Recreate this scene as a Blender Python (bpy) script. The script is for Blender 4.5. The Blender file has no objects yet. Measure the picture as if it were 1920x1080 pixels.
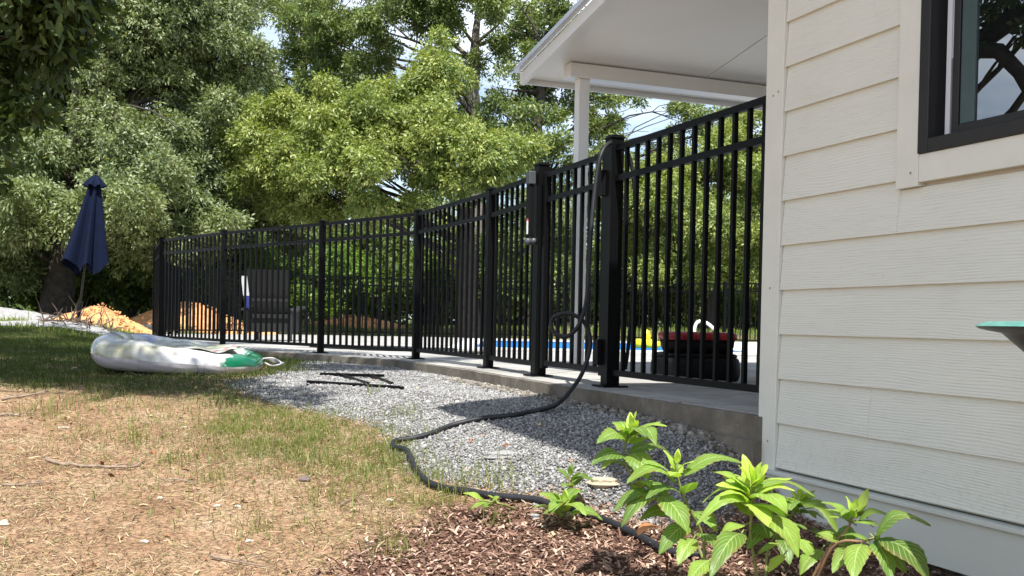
import bpy, bmesh, math, random
import numpy as np
from mathutils import Vector, Matrix
from mathutils.geometry import tessellate_polygon
R = math.radians
random.seed(7)
S = bpy.context.scene
COL = S.collection

# ------------------------------------------------------------------ camera
EYE = Vector((0, 0, 0.355))            # z = 0 is the top of the patio slab
F = 1920.0
PPY = 540 + 100.5
cam_d = bpy.data.cameras.new('camera')
cam = bpy.data.objects.new('camera', cam_d); COL.objects.link(cam)
cam_d.sensor_width = 36; cam_d.lens = 36 * F / 1920
cam_d.shift_y = 100.5 / 1920
cam_d.clip_start = 0.05; cam_d.clip_end = 2000
CR = Matrix.Rotation(R(89), 3, 'X') @ Matrix.Rotation(0.02, 3, 'Z')
cam.matrix_world = Matrix.Translation(EYE) @ CR.to_4x4()
S.camera = cam

# ------------------------------------------------------------------ sky, sun, exposure
SUN_DIR = Vector((0.087, -0.556, 1.0)).normalized()      # towards the sun
elev = math.asin(SUN_DIR.z)
azim = math.atan2(SUN_DIR.x, SUN_DIR.y)                # clockwise from +Y
world = bpy.data.worlds.new('World'); S.world = world
world.use_nodes = True
wn = world.node_tree; wn.nodes.clear()
out = wn.nodes.new('ShaderNodeOutputWorld')
bg = wn.nodes.new('ShaderNodeBackground')
sky = wn.nodes.new('ShaderNodeTexSky'); sky.sky_type = 'NISHITA'; sky.sun_disc = False
sky.sun_elevation = elev; sky.sun_rotation = azim
sky.air_density = 1.0; sky.dust_density = 1.0; sky.ozone_density = 1.0
tc = wn.nodes.new('ShaderNodeTexCoord')
mp = wn.nodes.new('ShaderNodeMapping'); mp.inputs['Scale'].default_value = (1.4, 1.4, 3.2)
nz = wn.nodes.new('ShaderNodeTexNoise'); nz.inputs['Scale'].default_value = 1.7
nz.inputs['Detail'].default_value = 8; nz.inputs['Roughness'].default_value = 0.58
rp = wn.nodes.new('ShaderNodeValToRGB')
rp.color_ramp.elements[0].position = 0.43; rp.color_ramp.elements[1].position = 0.64
mx = wn.nodes.new('ShaderNodeMix'); mx.data_type = 'RGBA'
mx.inputs['B'].default_value = (8.0, 8.9, 10.2, 1)       # sunlit cloud, in the sky's own units
wn.links.new(tc.outputs['Generated'], mp.inputs['Vector'])
wn.links.new(mp.outputs['Vector'], nz.inputs['Vector'])
wn.links.new(nz.outputs['Fac'], rp.inputs['Fac'])
wn.links.new(rp.outputs['Color'], mx.inputs['Factor'])
wn.links.new(sky.outputs['Color'], mx.inputs['A'])
wn.links.new(mx.outputs['Result'], bg.inputs['Color'])
wn.links.new(bg.outputs['Background'], out.inputs['Surface'])
bg.inputs['Strength'].default_value = 0.10
sl = bpy.data.lights.new('sun', 'SUN'); sl.energy = 5.0; sl.angle = R(0.53)
sl.color = (1.0, 0.97, 0.90)
so = bpy.data.objects.new('sun', sl); COL.objects.link(so)
so.rotation_euler = SUN_DIR.to_track_quat('Z', 'Y').to_euler(); so.location = (0, 0, 30)
S.view_settings.view_transform = 'Standard'; S.view_settings.look = 'None'
S.view_settings.exposure = 0.88; S.view_settings.gamma = 1

# ------------------------------------------------------------------ helpers: picture <-> place
def ray(px, py):
    v = Vector(((px - 960) / F, -(py - PPY) / F, -1.0))
    return CR @ v
def at(px, py, Y):
    """Point on the sight line through a picture pixel at forward distance Y."""
    v = ray(px, py); return EYE + v * (Y / v.y)
def mixv(a, b, t): return a + (b - a) * t

# the house frame: corner of the house, wall running towards the camera
CORNER = Vector((1.06, 4.20, 0)); WD = Vector((-0.361, 0.9326, 0)); WN = Vector((-0.9326, -0.361, 0))
def hw(a, w, z):   # a = metres along the wall towards the camera, w = metres inward
    return CORNER - WD * a - WN * w + Vector((0, 0, z))

FP = [(1.246, 4.27), (0.571, 5.93), (0.182, 6.99), (-0.185, 8.07), (-0.913, 9.74), (-2.047, 10.95),
      (-3.49, 12.35), (-4.72, 13.75), (-5.45, 15.6)]
FAR = [(-5.45, 15.6), (-6.35, 18.6), (-7.0, 21.4), (-5.4, 23.6), (-2.9, 24.6), (-0.2, 25.0), (2.5, 24.8), (4.9, 23.7), (7.2, 22.2)]
SLAB = [(1.06, 4.20), (0.385, 5.86), (0.0, 6.92), (-0.38, 8.0), (-1.08, 9.60), (-2.2, 10.78),
        (-3.64, 12.18), (-4.9, 13.62), (-5.68, 15.6), (-6.58, 18.6), (-7.22, 21.55), (-5.5, 23.85), (-2.95, 24.85), (-0.2, 25.25),
        (2.55, 25.05), (5.0, 23.95), (9.0, 22.4), (10.0, 7.66)]
POOL = [(-0.55, 13.9), (3.3, 13.9), (3.3, 20.8), (-0.55, 20.8)]

def pip(x, y, poly):
    x = np.asarray(x, float); y = np.asarray(y, float)
    ins = np.zeros(x.shape, bool); n = len(poly)
    for i in range(n):
        x0, y0 = poly[i][:2]; x1, y1 = poly[(i + 1) % n][:2]
        c = ((y0 > y) != (y1 > y))
        with np.errstate(divide='ignore', invalid='ignore'):
            xi = (x1 - x0) * (y - y0) / ((y1 - y0) if y1 != y0 else 1e-9) + x0
        ins ^= (c & (x < xi))
    return ins
def pdist(x, y, poly, closed=True):
    x = np.asarray(x, float); y = np.asarray(y, float)
    d = np.full(x.shape, 1e9); n = len(poly)
    for i in range(n if closed else n - 1):
        x0, y0 = poly[i][:2]; x1, y1 = poly[(i + 1) % n][:2]
        dx, dy = x1 - x0, y1 - y0
        t = np.clip(((x - x0) * dx + (y - y0) * dy) / (dx * dx + dy * dy), 0, 1)
        d = np.minimum(d, np.hypot(x - x0 - t * dx, y - y0 - t * dy))
    return d
def sstep(a, b, v):
    t = np.clip((v - a) / (b - a), 0, 1); return t * t * (3 - 2 * t)
HOUSEP = [tuple(hw(0, 0, 0)[:2]), tuple(hw(9, 0, 0)[:2]), tuple(hw(9, 9, 0)[:2]), tuple(hw(0, 9, 0)[:2])]
def bumps(x, y):
    return (0.012 * np.sin(2.1 * x + 0.7 * y) * np.cos(1.7 * y - 0.4) + 0.007 * np.sin(5.3 * x + 1.2) * np.sin(4.7 * y + .8 * x)
            + 0.004 * np.sin(11.1 * x + 3 * y) * np.cos(9.3 * y - 2 * x))
def gh(x, y, under=False):
    x = np.asarray(x, float); y = np.asarray(y, float)
    base = np.interp(y, [-60, 0, 2.5, 3.5, 5, 7, 10, 13, 16, 20, 60, 400], [-1.2, -.72, -.6, -.48, -.33, -.12, -.03, .03, .15, .2, .3, .3])
    zs = np.interp(y, [0, 3.2, 3.95, 4.2, 4.45, 5, 6, 14, 26, 60], [-.5, -.44, -.36, -.21, -.125, -.095, -.09, -.07, -.03, .3])
    d = np.minimum(pdist(x, y, SLAB), pdist(x, y, HOUSEP))
    g = zs + (base - zs) * sstep(0.0, 1.5, d) + bumps(x, y) * sstep(0.0, 0.5, d) 
    g = g + 0.05 * np.sin(x * .31) * sstep(18, 30, y)
    if under:
        g = np.where(pip(x, y, SLAB) | pip(x, y, HOUSEP), -0.45 if under is True else under, g)
    return g
def G(px, py, lift=0.0):
    """Where the sight line through a pixel meets the ground."""
    v = ray(px, py); ts = np.linspace(1.5, 60, 6000)
    X = EYE.x + v.x / v.y * ts; Z = EYE.z + v.z / v.y * ts
    below = Z < gh(X, ts)
    i = int(np.argmax(below)) if below.any() else len(ts) - 1
    return Vector((X[i], ts[i], float(gh(X[i], ts[i])) + lift))

# ------------------------------------------------------------------ helpers: objects
def tag(o, label=None, cat=None, group=None, kind=None):
    if label: o['label'] = label
    if cat: o['category'] = cat
    if group: o['group'] = group
    if kind: o['kind'] = kind
    return o
def thing(name, label, cat, loc=(0, 0, 0), group=None, rz=0):
    o = bpy.data.objects.new(name, None); COL.objects.link(o)
    o.location = loc; o.rotation_euler = (0, 0, rz); o.empty_display_size = 0.1
    return tag(o, label, cat, group)
def origin(parent):
    o = Vector((0, 0, 0))
    while parent is not None:
        o = o + parent.location; parent = parent.parent
    return o
class MB:
    def __init__(s): s.v = []; s.f = []
    def add(s, vs, fs):
        n = len(s.v); s.v += [Vector(p) for p in vs]; s.f += [tuple(i + n for i in f) for f in fs]
    def box(s, a, b):
        x0, y0, z0 = a; x1, y1, z1 = b
        s.add([(x0, y0, z0), (x1, y0, z0), (x1, y1, z0), (x0, y1, z0), (x0, y0, z1), (x1, y0, z1), (x1, y1, z1), (x0, y1, z1)],
              [(0, 3, 2, 1), (4, 5, 6, 7), (0, 1, 5, 4), (1, 2, 6, 5), (2, 3, 7, 6), (3, 0, 4, 7)])
        return s
    def bar(s, p, q, w, h, up=(0, 0, 1)):
        p = Vector(p); q = Vector(q); d = (q - p).normalized(); u = Vector(up)
        r = d.cross(u)
        if r.length < 1e-4: r = d.cross(Vector((1, 0, 0)))
        r.normalize(); u = r.cross(d).normalized()
        r *= w / 2; u *= h / 2
        s.add([p - r - u, p + r - u, p + r + u, p - r + u, q - r - u, q + r - u, q + r + u, q - r + u],
              [(0, 1, 2, 3), (7, 6, 5, 4), (0, 4, 5, 1), (1, 5, 6, 2), (2, 6, 7, 3), (3, 7, 4, 0)])
        return s
    def tube(s, pts, rad, n=8, caps=True):
        pts = [Vector(p) for p in pts]
        if not hasattr(rad, '__len__'): rad = [rad] * len(pts)
        rings = []; up = None
        for i, p in enumerate(pts):
            d = (pts[min(i + 1, len(pts) - 1)] - pts[max(i - 1, 0)]).normalized()
            if up is None:
                up = d.cross(Vector((0.3, 0.2, 1))) if abs(d.z) < .9 else d.cross(Vector((1, 0, 0)))
            up = (up - d * up.dot(d)).normalized(); r2 = d.cross(up)
            rings.append([p + (up * math.cos(2 * math.pi * k / n) + r2 * math.sin(2 * math.pi * k / n)) * rad[i] for k in range(n)])
        vs = [v for r in rings for v in r]; fs = []
        for i in range(len(pts) - 1):
            for k in range(n):
                a = i * n + k; b = i * n + (k + 1) % n; fs.append((a, b, b + n, a + n))
        if caps:
            fs.append(tuple(range(n))[::-1]); fs.append(tuple(range((len(pts) - 1) * n, len(pts) * n)))
        s.add(vs, fs); return s
    def lathe(s, prof, c=(0, 0, 0), n=32, sx=1, sy=1):
        c = Vector(c); vs = []; fs = []
        for r, z in prof:
            for k in range(n):
                a = 2 * math.pi * k / n; vs.append(c + Vector((r * math.cos(a) * sx, r * math.sin(a) * sy, z)))
        for i in range(len(prof) - 1):
            for k in range(n):
                a = i * n + k; b = i * n + (k + 1) % n; fs.append((a, b, b + n, a + n))
        s.add(vs, fs); return s
    def prism(s, poly, z0, z1, holes=()):
        loops = [[Vector((p[0], p[1], z1)) for p in poly]] + [[Vector((p[0], p[1], z1)) for p in h] for h in holes]
        flat = [v for l in loops for v in l]
        tris = tessellate_polygon(loops)
        fs = []
        for t in tris:
            a, b, c = (flat[i] for i in t)
            fs.append(t if (b - a).cross(c - a).z > 0 else t[::-1])
        s.add(flat, fs)
        low = [Vector((v.x, v.y, z0)) for v in flat]
        s.add(low, [f[::-1] for f in fs])
        for l in loops:
            n = len(l)
            ar = sum(l[i].x * l[(i + 1) % n].y - l[(i + 1) % n].x * l[i].y for i in range(n))
            vs = [Vector((v.x, v.y, z0)) for v in l] + l
            q = [(i, (i + 1) % n, (i + 1) % n + n, i + n) for i in range(n)]
            s.add(vs, q)
        return s
    def build(s, name, mat, parent=None, smooth=False, bevel=0, local=False, fixn=True):
        me = bpy.data.meshes.new(name)
        off = Vector((0, 0, 0)) if local else origin(parent)
        me.from_pydata([v - off for v in s.v], [], s.f)
        if fixn:
            bm = bmesh.new(); bm.from_mesh(me); bmesh.ops.recalc_face_normals(bm, faces=bm.faces); bm.to_mesh(me); bm.free()
        me.materials.append(mat)
        if smooth: me.polygons.foreach_set('use_smooth', [True] * len(me.polygons))
        o = bpy.data.objects.new(name, me); COL.objects.link(o); o.parent = parent
        if bevel:
            m = o.modifiers.new('bevel', 'BEVEL'); m.width = bevel; m.segments = 2; m.limit_method = 'ANGLE'
        return o
def npmesh(name, V, Fc, mat, parent=None, attr=None, smooth=False, mats=None, matidx=None):
    """V (n,3), Fc (m,k) faces with equal vertex counts."""
    V = np.asarray(V, np.float32); Fc = np.asarray(Fc, np.int32)
    me = bpy.data.meshes.new(name)
    me.vertices.add(len(V)); me.vertices.foreach_set('co', V.ravel())
    k = Fc.shape[1]
    me.loops.add(Fc.size); me.loops.foreach_set('vertex_index', Fc.ravel())
    me.polygons.add(len(Fc)); me.polygons.foreach_set('loop_start', np.arange(len(Fc), dtype=np.int32) * k)
    me.polygons.foreach_set('loop_total', np.full(len(Fc), k, np.int32))
    if smooth: me.polygons.foreach_set('use_smooth', np.ones(len(Fc), bool))
    me.materials.append(mat)
    for m in (mats or []): me.materials.append(m)
    if matidx is not None: me.polygons.foreach_set('material_index', matidx)
    me.update(calc_edges=True)
    if attr:
        for an, (dom, vals) in attr.items():
            a = me.attributes.new(an, 'FLOAT', dom); a.data.foreach_set('value', np.asarray(vals, np.float32))
    o = bpy.data.objects.new(name, me); COL.objects.link(o); o.parent = parent
    return o

# ------------------------------------------------------------------ helpers: materials
def newmat(name):
    m = bpy.data.materials.new(name); m.use_nodes = True
    nt = m.node_tree; b = nt.nodes['Principled BSDF']; return m, nt, b
def N(nt, t, **kw):
    n = nt.nodes.new(t)
    for k, v in kw.items():
        if k in n.inputs.keys(): n.inputs[k].default_value = v
        else: setattr(n, k, v)
    return n
def ramp(nt, src, stops):
    r = nt.nodes.new('ShaderNodeValToRGB'); e = r.color_ramp.elements
    while len(e) < len(stops): e.new(0.5)
    for i, (p, c) in enumerate(stops):
        e[i].position = p; e[i].color = (c[0], c[1], c[2], 1) if hasattr(c, '__len__') else (c, c, c, 1)
    nt.links.new(src, r.inputs['Fac']); return r.outputs['Color']
def mixc(nt, fac, a, b, mode='MIX'):
    m = nt.nodes.new('ShaderNodeMix'); m.data_type = 'RGBA'; m.blend_type = mode
    for sock, v in (('Factor', fac), ('A', a), ('B', b)):
        if hasattr(v, 'links') or isinstance(v, bpy.types.NodeSocket): nt.links.new(v, m.inputs[sock])
        elif hasattr(v, '__len__'): m.inputs[sock].default_value = (v[0], v[1], v[2], 1)
        else: m.inputs[sock].default_value = v
    return m.outputs['Result']
def noise(nt, scale, detail=4, rough=.55, vec=None, out='Fac', stretch=None):
    n = nt.nodes.new('ShaderNodeTexNoise'); n.inputs['Scale'].default_value = scale
    n.inputs['Detail'].default_value = detail; n.inputs['Roughness'].default_value = rough
    if vec is None:
        t = nt.nodes.new('ShaderNodeTexCoord'); vec = t.outputs['Object']
    if stretch:
        m = nt.nodes.new('ShaderNodeMapping'); m.inputs['Scale'].default_value = stretch
        nt.links.new(vec, m.inputs['Vector']); vec = m.outputs['Vector']
    nt.links.new(vec, n.inputs['Vector']); return n.outputs[out]
def bump(nt, b, h, dist=.01, strength=.5):
    n = nt.nodes.new('ShaderNodeBump'); n.inputs['Distance'].default_value = dist; n.inputs['Strength'].default_value = strength
    nt.links.new(h, n.inputs['Height']); nt.links.new(n.outputs['Normal'], b.inputs['Normal'])
def simple(name, col, rough=.5, var=.15, scale=12, metal=0, bmp=0, spec=.5, coat=0):
    m, nt, b = newmat(name)
    f = noise(nt, scale, 5)
    c = ramp(nt, f, [(.3, [x * (1 - var) for x in col]), (.7, [min(1, x * (1 + var)) for x in col])])
    nt.links.new(c, b.inputs['Base Color'])
    b.inputs['Roughness'].default_value = rough; b.inputs['Metallic'].default_value = metal
    b.inputs['Specular IOR Level'].default_value = spec; b.inputs['Coat Weight'].default_value = coat
    if bmp: bump(nt, b, noise(nt, scale * 6, 4), .004, bmp)
    return m
def leafmat(name, c0, c1, c2, trans=.35, rough=.46, spec=.4):
    """colour per leaf from the face attribute 'v'; thin leaves let light through"""
    m, nt, b = newmat(name)
    a = N(nt, 'ShaderNodeAttribute', attribute_name='v')
    c = ramp(nt, a.outputs['Fac'], [(0, c0), (.5, c1), (1, c2)])
    big = noise(nt, .45, 2)
    c = mixc(nt, ramp(nt, big, [(.35, 0), (.65, .5)]), c, [c1[0] * 1.35, c1[1] * 1.12, c1[2] * .8])
    nt.links.new(c, b.inputs['Base Color']); b.inputs['Roughness'].default_value = rough
    b.inputs['Specular IOR Level'].default_value = spec
    t = N(nt, 'ShaderNodeBsdfTranslucent')
    tcol = mixc(nt, 1.0, c, (1.5, 1.45, .55), 'MULTIPLY'); nt.links.new(tcol, t.inputs['Color'])
    ms = N(nt, 'ShaderNodeMixShader'); ms.inputs[0].default_value = trans
    nt.links.new(b.outputs[0], ms.inputs[1]); nt.links.new(t.outputs[0], ms.inputs[2])
    nt.links.new(ms.outputs[0], nt.nodes['Material Output'].inputs['Surface'])
    return m

M = {}
M['black'] = simple('black_powder_coat', (.0028, .003, .0036), .45, .2, 30, spec=.16)
M['blackplastic'] = simple('black_plastic', (.004, .004, .005), .55, .2, 30, spec=.18)
M['hose'] = simple('hose_rubber', (.017, .018, .021), .5, .3, 25, spec=.3)
M['white'] = simple('white_paint', (.78, .77, .74), .45, .04, 6)
M['greyplastic'] = simple('grey_plastic', (.06, .064, .075), .45, .1)
M['labelwhite'] = simple('label_white', (.85, .85, .85), .4, .02)
M['labelred'] = simple('label_red', (.6, .08, .05), .4, .02)
M['bark'] = simple('bark', (.045, .038, .031), .9, .45, 9, bmp=.8)
M['barklight'] = simple('pale_bark', (.16, .14, .12), .9, .4, 9, bmp=.8)
M['stick'] = simple('dry_stick', (.24, .18, .14), .9, .35, 30, bmp=.5)
M['wicker'] = simple('dark_wicker', (.008, .0075, .008), .6, .4, 60, bmp=.6)
M['red'] = simple('red_plastic', (.26, .012, .016), .4, .15, 8)
M['yellow'] = simple('yellow_vinyl', (.85, .68, .02), .35, .08, 8)
M['towelwhite'] = simple('towel_white', (.8, .8, .82), .9, .05)
M['towelblue'] = simple('towel_blue', (.06, .08, .35), .9, .15)
M['navy'] = simple('navy_canvas', (.0026, .0065, .024), .85, .25, 20, bmp=.4, spec=.15)

# ------------------------------------------------------------------ ground zones (outlines found on the photograph, laid on the ground)
G2W = None
def gp(*pts): return [tuple(G(px, py)[:2]) for px, py in pts]
GRAVEL = gp((445, 716), (520, 703), (560, 690), (590, 676), (650, 682)) + [(-2.0, 10.8), (-1.08, 9.6), (-.38, 8.0), (0, 6.92), (.385, 5.86), (1.06, 4.2), (1.14, 4.0)] + \
    gp((1480, 905), (1400, 925), (1320, 990), (1240, 990), (1160, 962), (1080, 950), (1000, 925), (900, 915), (830, 905), (780, 870), (748, 835), (735, 800), (640, 780), (560, 765), (500, 750), (450, 730))
MULCH = gp((1480, 905), (1400, 925), (1320, 990), (1240, 990), (1160, 962), (1080, 955), (1000, 945), (900, 945), (830, 950), (740, 1000), (640, 1060)) + \
    [(-1.2, 2.6), (-1.2, 1.5), (2.5, 1.0), (2.4, 2.0)] + [tuple(hw(.8, .02, 0)[:2]), tuple(hw(.1, .02, 0)[:2])]
GREEN = gp((-260, 604), (0, 604), (140, 606), (320, 640), (480, 660), (600, 682), (560, 700), (470, 712), (450, 735), (520, 765), (420, 765), (330, 745), (200, 738), (90, 728), (0, 722), (-300, 730))
GREEN2 = gp((420, 775), (560, 768), (650, 785), (735, 805), (750, 840), (790, 880), (840, 915), (820, 950), (700, 930), (600, 880), (450, 850), (380, 810))
G2W = gp((200, 745), (560, 765), (735, 800), (790, 880), (850, 940), (760, 1060), (560, 1040), (400, 920), (200, 860), (60, 800))
PATH = gp((20, 600), (110, 597), (190, 599), (240, 603), (300, 604.5), (305, 614), (330, 626), (240, 613), (150, 610), (60, 608))
def zone(x, y, poly, soft=.15):
    ins = pip(x, y, poly); d = pdist(x, y, poly)
    sd = np.where(ins, d, -d) + .07 * np.sin(9 * x + 3 * y) * np.cos(7 * y - 2 * x) + .04 * np.sin(23 * x) * np.cos(19 * y + 4 * x)
    return sstep(-soft, soft, sd)

def rng(n): return np.random.default_rng(n)

# ground sheet
gx = np.unique(np.concatenate([np.linspace(-400, -14, 30), np.linspace(-14, -8, 50), np.linspace(-8, 3, 260), np.linspace(3, 14, 45), np.linspace(14, 400, 30)]))
gy = np.unique(np.concatenate([np.linspace(-60, 1.5, 24), np.linspace(1.5, 10, 220), np.linspace(10, 34, 190), np.linspace(34, 500, 50)]))
XX, YY = np.meshgrid(gx, gy)
ZZ = gh(XX, YY, under=True)
m_g = zone(XX, YY, GRAVEL, .08); m_m = zone(XX, YY, MULCH, .12)
m_gr = np.maximum(np.maximum(zone(XX, YY, GREEN, .35), .28 * zone(XX, YY, GREEN2, .4)), sstep(13, 16, YY))
m_p = zone(XX, YY, PATH, .25)
m_g = np.maximum(m_g, m_p)
m_f = sstep(27.5, 30, YY + .6 * np.sin(XX))
nx, ny = len(gx), len(gy)
idx = np.arange(nx * ny).reshape(ny, nx)
Fq = np.stack([idx[:-1, :-1], idx[:-1, 1:], idx[1:, 1:], idx[1:, :-1]], -1).reshape(-1, 4)
mg, nt, b = newmat('soil')
def attr(nt, n): return N(nt, 'ShaderNodeAttribute', attribute_name=n).outputs['Fac']
dirt = ramp(nt, noise(nt, 3.0, 8, .65), [(.3, (.24, .14, .083)), (.5, (.36, .225, .14)), (.7, (.43, .31, .205))])
fine = ramp(nt, noise(nt, 55, 6, .7), [(.35, .42), (.65, 1.25)])
dirt = mixc(nt, 1, dirt, fine, 'MULTIPLY')
grs = ramp(nt, noise(nt, 20, 6, .7), [(.3, (.035, .055, .016)), (.6, (.075, .095, .03)), (.75, (.16, .14, .07))])
gmask = mixc(nt, 1, attr(nt, 'green'), ramp(nt, noise(nt, 2.5, 6, .7), [(.36, .25), (.55, 1)]), 'MULTIPLY')
c = mixc(nt, gmask, dirt, grs)
vor = N(nt, 'ShaderNodeTexVoronoi', Scale=45.0)
nt.links.new(N(nt, 'ShaderNodeTexCoord').outputs['Object'], vor.inputs['Vector'])
sep = N(nt, 'ShaderNodeSeparateColor'); nt.links.new(vor.outputs['Color'], sep.inputs[0])
stone = ramp(nt, sep.outputs[0], [(0, (.10, .10, .10)), (.5, (.19, .185, .18)), (1, (.32, .31, .30))])
c = mixc(nt, attr(nt, 'gravel'), c, stone)
mul = ramp(nt, noise(nt, 60, 5, .7), [(.3, (.05, .025, .018)), (.7, (.2, .11, .08))])
c = mixc(nt, attr(nt, 'mulch'), c, mul)
frs = ramp(nt, noise(nt, 6, 5), [(.3, (.03, .03, .015)), (.7, (.09, .075, .04))])
c = mixc(nt, attr(nt, 'forest'), c, frs)
nt.links.new(c, b.inputs['Base Color']); b.inputs['Roughness'].default_value = .95; b.inputs['Specular IOR Level'].default_value = .15
bump(nt, b, noise(nt, 40, 8, .7), .02, .7)
ground = npmesh('ground', np.stack([XX, YY, ZZ], -1).reshape(-1, 3), Fq, mg, smooth=True,
                attr={'green': ('POINT', m_gr.ravel()), 'gravel': ('POINT', m_g.ravel()), 'mulch': ('POINT', m_m.ravel()), 'forest': ('POINT', m_f.ravel())})
tag(ground, kind='structure')

# patio slab with the pool cut out of it
mc, nt, b = newmat('concrete')
c = ramp(nt, noise(nt, 1.1, 8, .6), [(.3, (.26, .25, .235)), (.55, (.36, .35, .335)), (.75, (.43, .42, .40))])
st = ramp(nt, noise(nt, 3.2, 9, .72), [(.50, 0), (.66, .7)])
c = mixc(nt, st, c, (.17, .16, .145))
br = N(nt, 'ShaderNodeTexBrick', Scale=1.0); br.offset = 0
br.inputs['Brick Width'].default_value = 2.4; br.inputs['Row Height'].default_value = 2.4; br.inputs['Mortar Size'].default_value = .008
br.inputs['Color1'].default_value = br.inputs['Color2'].default_value = (0, 0, 0, 1); br.inputs['Mortar'].default_value = (1, 1, 1, 1)
tco = N(nt, 'ShaderNodeTexCoord'); mpp = N(nt, 'ShaderNodeMapping'); mpp.inputs['Rotation'].default_value = (0, 0, R(21.2))
nt.links.new(tco.outputs['Object'], mpp.inputs['Vector']); nt.links.new(mpp.outputs['Vector'], br.inputs['Vector'])
c = mixc(nt, br.outputs['Color'], c, (.12, .11, .1))
nt.links.new(c, b.inputs['Base Color']); b.inputs['Roughness'].default_value = .85; b.inputs['Specular IOR Level'].default_value = .25
bump(nt, b, noise(nt, 90, 6, .7), .004, .6)
tag(MB().prism(SLAB[::-1], -.11, 0, [POOL]).build('patio', mc), kind='structure')
mce, nt, b = newmat('concrete_edge')
c = ramp(nt, noise(nt, 5, 8, .7), [(.3, (.10, .085, .065)), (.55, (.19, .165, .13)), (.75, (.30, .265, .215))])
nt.links.new(c, b.inputs['Base Color']); b.inputs['Roughness'].default_value = .95
bump(nt, b, noise(nt, 45, 8, .75), .012, .9)
# rough edge strip and footing along the slab
def offs(poly, d):
    res = []
    for i, p in enumerate(poly):
        a = Vector(poly[max(i - 1, 0)]).to_2d(); c_ = Vector(poly[min(i + 1, len(poly) - 1)]).to_2d()
        t = (c_ - a).normalized(); n = Vector((-t.y, t.x)); q = Vector(p[:2]) + n * d; res.append((q.x, q.y))
    return res
def strip(poly, d0, d1, z0, z1, jit=0, seed=1):
    rr = random.Random(seed); pts = []
    for i in range(len(poly) - 1):
        a = Vector(poly[i]).to_2d(); c_ = Vector(poly[i + 1]).to_2d(); k = max(1, int((c_ - a).length / .09))
        pts += [tuple(a.lerp(c_, j / k)) for j in range(k)]
    pts.append(poly[-1])
    A = offs(pts, d0); Bo = offs(pts, d1); mb = MB(); vs = []; fs = []
    for (ax, ay), (bx, by) in zip(A, Bo):
        j = rr.uniform(-jit, jit); jz = rr.uniform(-jit, jit) * .6
        vs += [(ax, ay, z0), (ax, ay, z1), (bx + j, by + j * .4, z1 + min(0, jz) - .002), (bx + j, by + j * .4, z0)]
    for i in range(len(pts) - 1):
        for k in range(4):
            a = i * 4 + k; b_ = i * 4 + (k + 1) % 4; fs.append((a, b_, b_ + 4, a + 4))
    fs += [(0, 1, 2, 3), tuple(range(len(vs) - 4, len(vs)))[::-1]]
    mb.add(vs, fs); return mb
edge_poly = SLAB[:8]
tag(strip(edge_poly, 0.002, .03, -.13, -.004, .004, 3).build('patio_edge', mce), kind='structure')
tag(strip(SLAB[:5], 0.03, .075, -.42, -.105, .012, 5).build('patio_footing', mce), kind='structure')

# pool
mpl = simple('pool_liner', (.04, .22, .55), .4, .1, 3)
mw, nt, b = newmat('pool_water')
b.inputs['Base Color'].default_value = (.02, .16, .42, 1); b.inputs['Roughness'].default_value = .04
bump(nt, b, noise(nt, 3.5, 4, .6), .03, .35)
x0, y0 = POOL[0]; x1, y1 = POOL[2]
pb = MB(); pb.add([(x0, y0, -.11), (x1, y0, -.11), (x1, y1, -.11), (x0, y1, -.11), (x0, y0, -1.4), (x1, y0, -1.4), (x1, y1, -1.4), (x0, y1, -1.4)],
                  [(0, 1, 5, 4), (1, 2, 6, 5), (2, 3, 7, 6), (3, 0, 4, 7), (4, 5, 6, 7)])
ZZ2 = None
pool = thing('swimming_pool', 'in-ground swimming pool with bright blue water beyond the gate', 'pool', (1.4, 17.3, 0))
# the coping and the liner belong to the pool
cp = MB()
o_ = .32
cp.prism([(x0 - o_, y0 - o_), (x1 + o_, y0 - o_), (x1 + o_, y1 + o_), (x0 - o_, y1 + o_)], .003, .03, [[(x0 - .03 + .06, y0 + .03), (x1 - .03, y0 + .03), (x1 - .03, y1 - .03), (x0 + .03, y1 - .03)]])
cp.build('coping', simple('coping', (.62, .61, .6), .6, .06, 5), pool)
lw = MB(); t_ = .02
for a, c_ in (((x0, y0), (x1, y0 + t_)), ((x0, y1 - t_), (x1, y1)), ((x0, y0 + t_), (x0 + t_, y1 - t_)), ((x1 - t_, y0 + t_), (x1, y1 - t_))):
    lw.box((a[0], a[1], -.42), (c_[0], c_[1], -.001))
lw.build('liner', mpl, pool)
MB().box((x0 + t_, y0 + t_, -.16), (x1 - t_, y1 - t_, -.12)).build('water', mw, pool)

# ------------------------------------------------------------------ stones, chips, straw, grass: nobody could count them
def sample(poly, n, seed, jitter=.05, ymin=1.6):
    r = rng(seed); P = np.array([p[:2] for p in poly]); lo = P.min(0); hi = P.max(0); out_ = []
    tot = 0
    while tot < n:
        q = r.uniform(lo, hi, (n * 2, 2)); q = q[pip(q[:, 0] + r.normal(0, jitter, len(q)), q[:, 1] + r.normal(0, jitter, len(q)), poly)]
        out_.append(q); tot += len(q)
        if len(q) == 0: break
    return np.concatenate(out_)[:n]
def sample_view(n, seed, y0, y1, power=1.0, x0=-.56, x1=.56):
    """points on the ground in front of the camera, thinning with distance"""
    r = rng(seed); u = r.random(n); Y = y0 + (y1 - y0) * u ** power
    X = r.uniform(x0, x1, n) * (Y + .3); return np.stack([X, Y], -1)
ICO_V = None
def ico():
    bm = bmesh.new(); bmesh.ops.create_icosphere(bm, subdivisions=1, radius=1)
    V = np.array([v.co[:] for v in bm.verts]); Fc = np.array([[v.index for v in f.verts] for f in bm.faces]); bm.free(); return V, Fc
IV, IF = ico()
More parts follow.
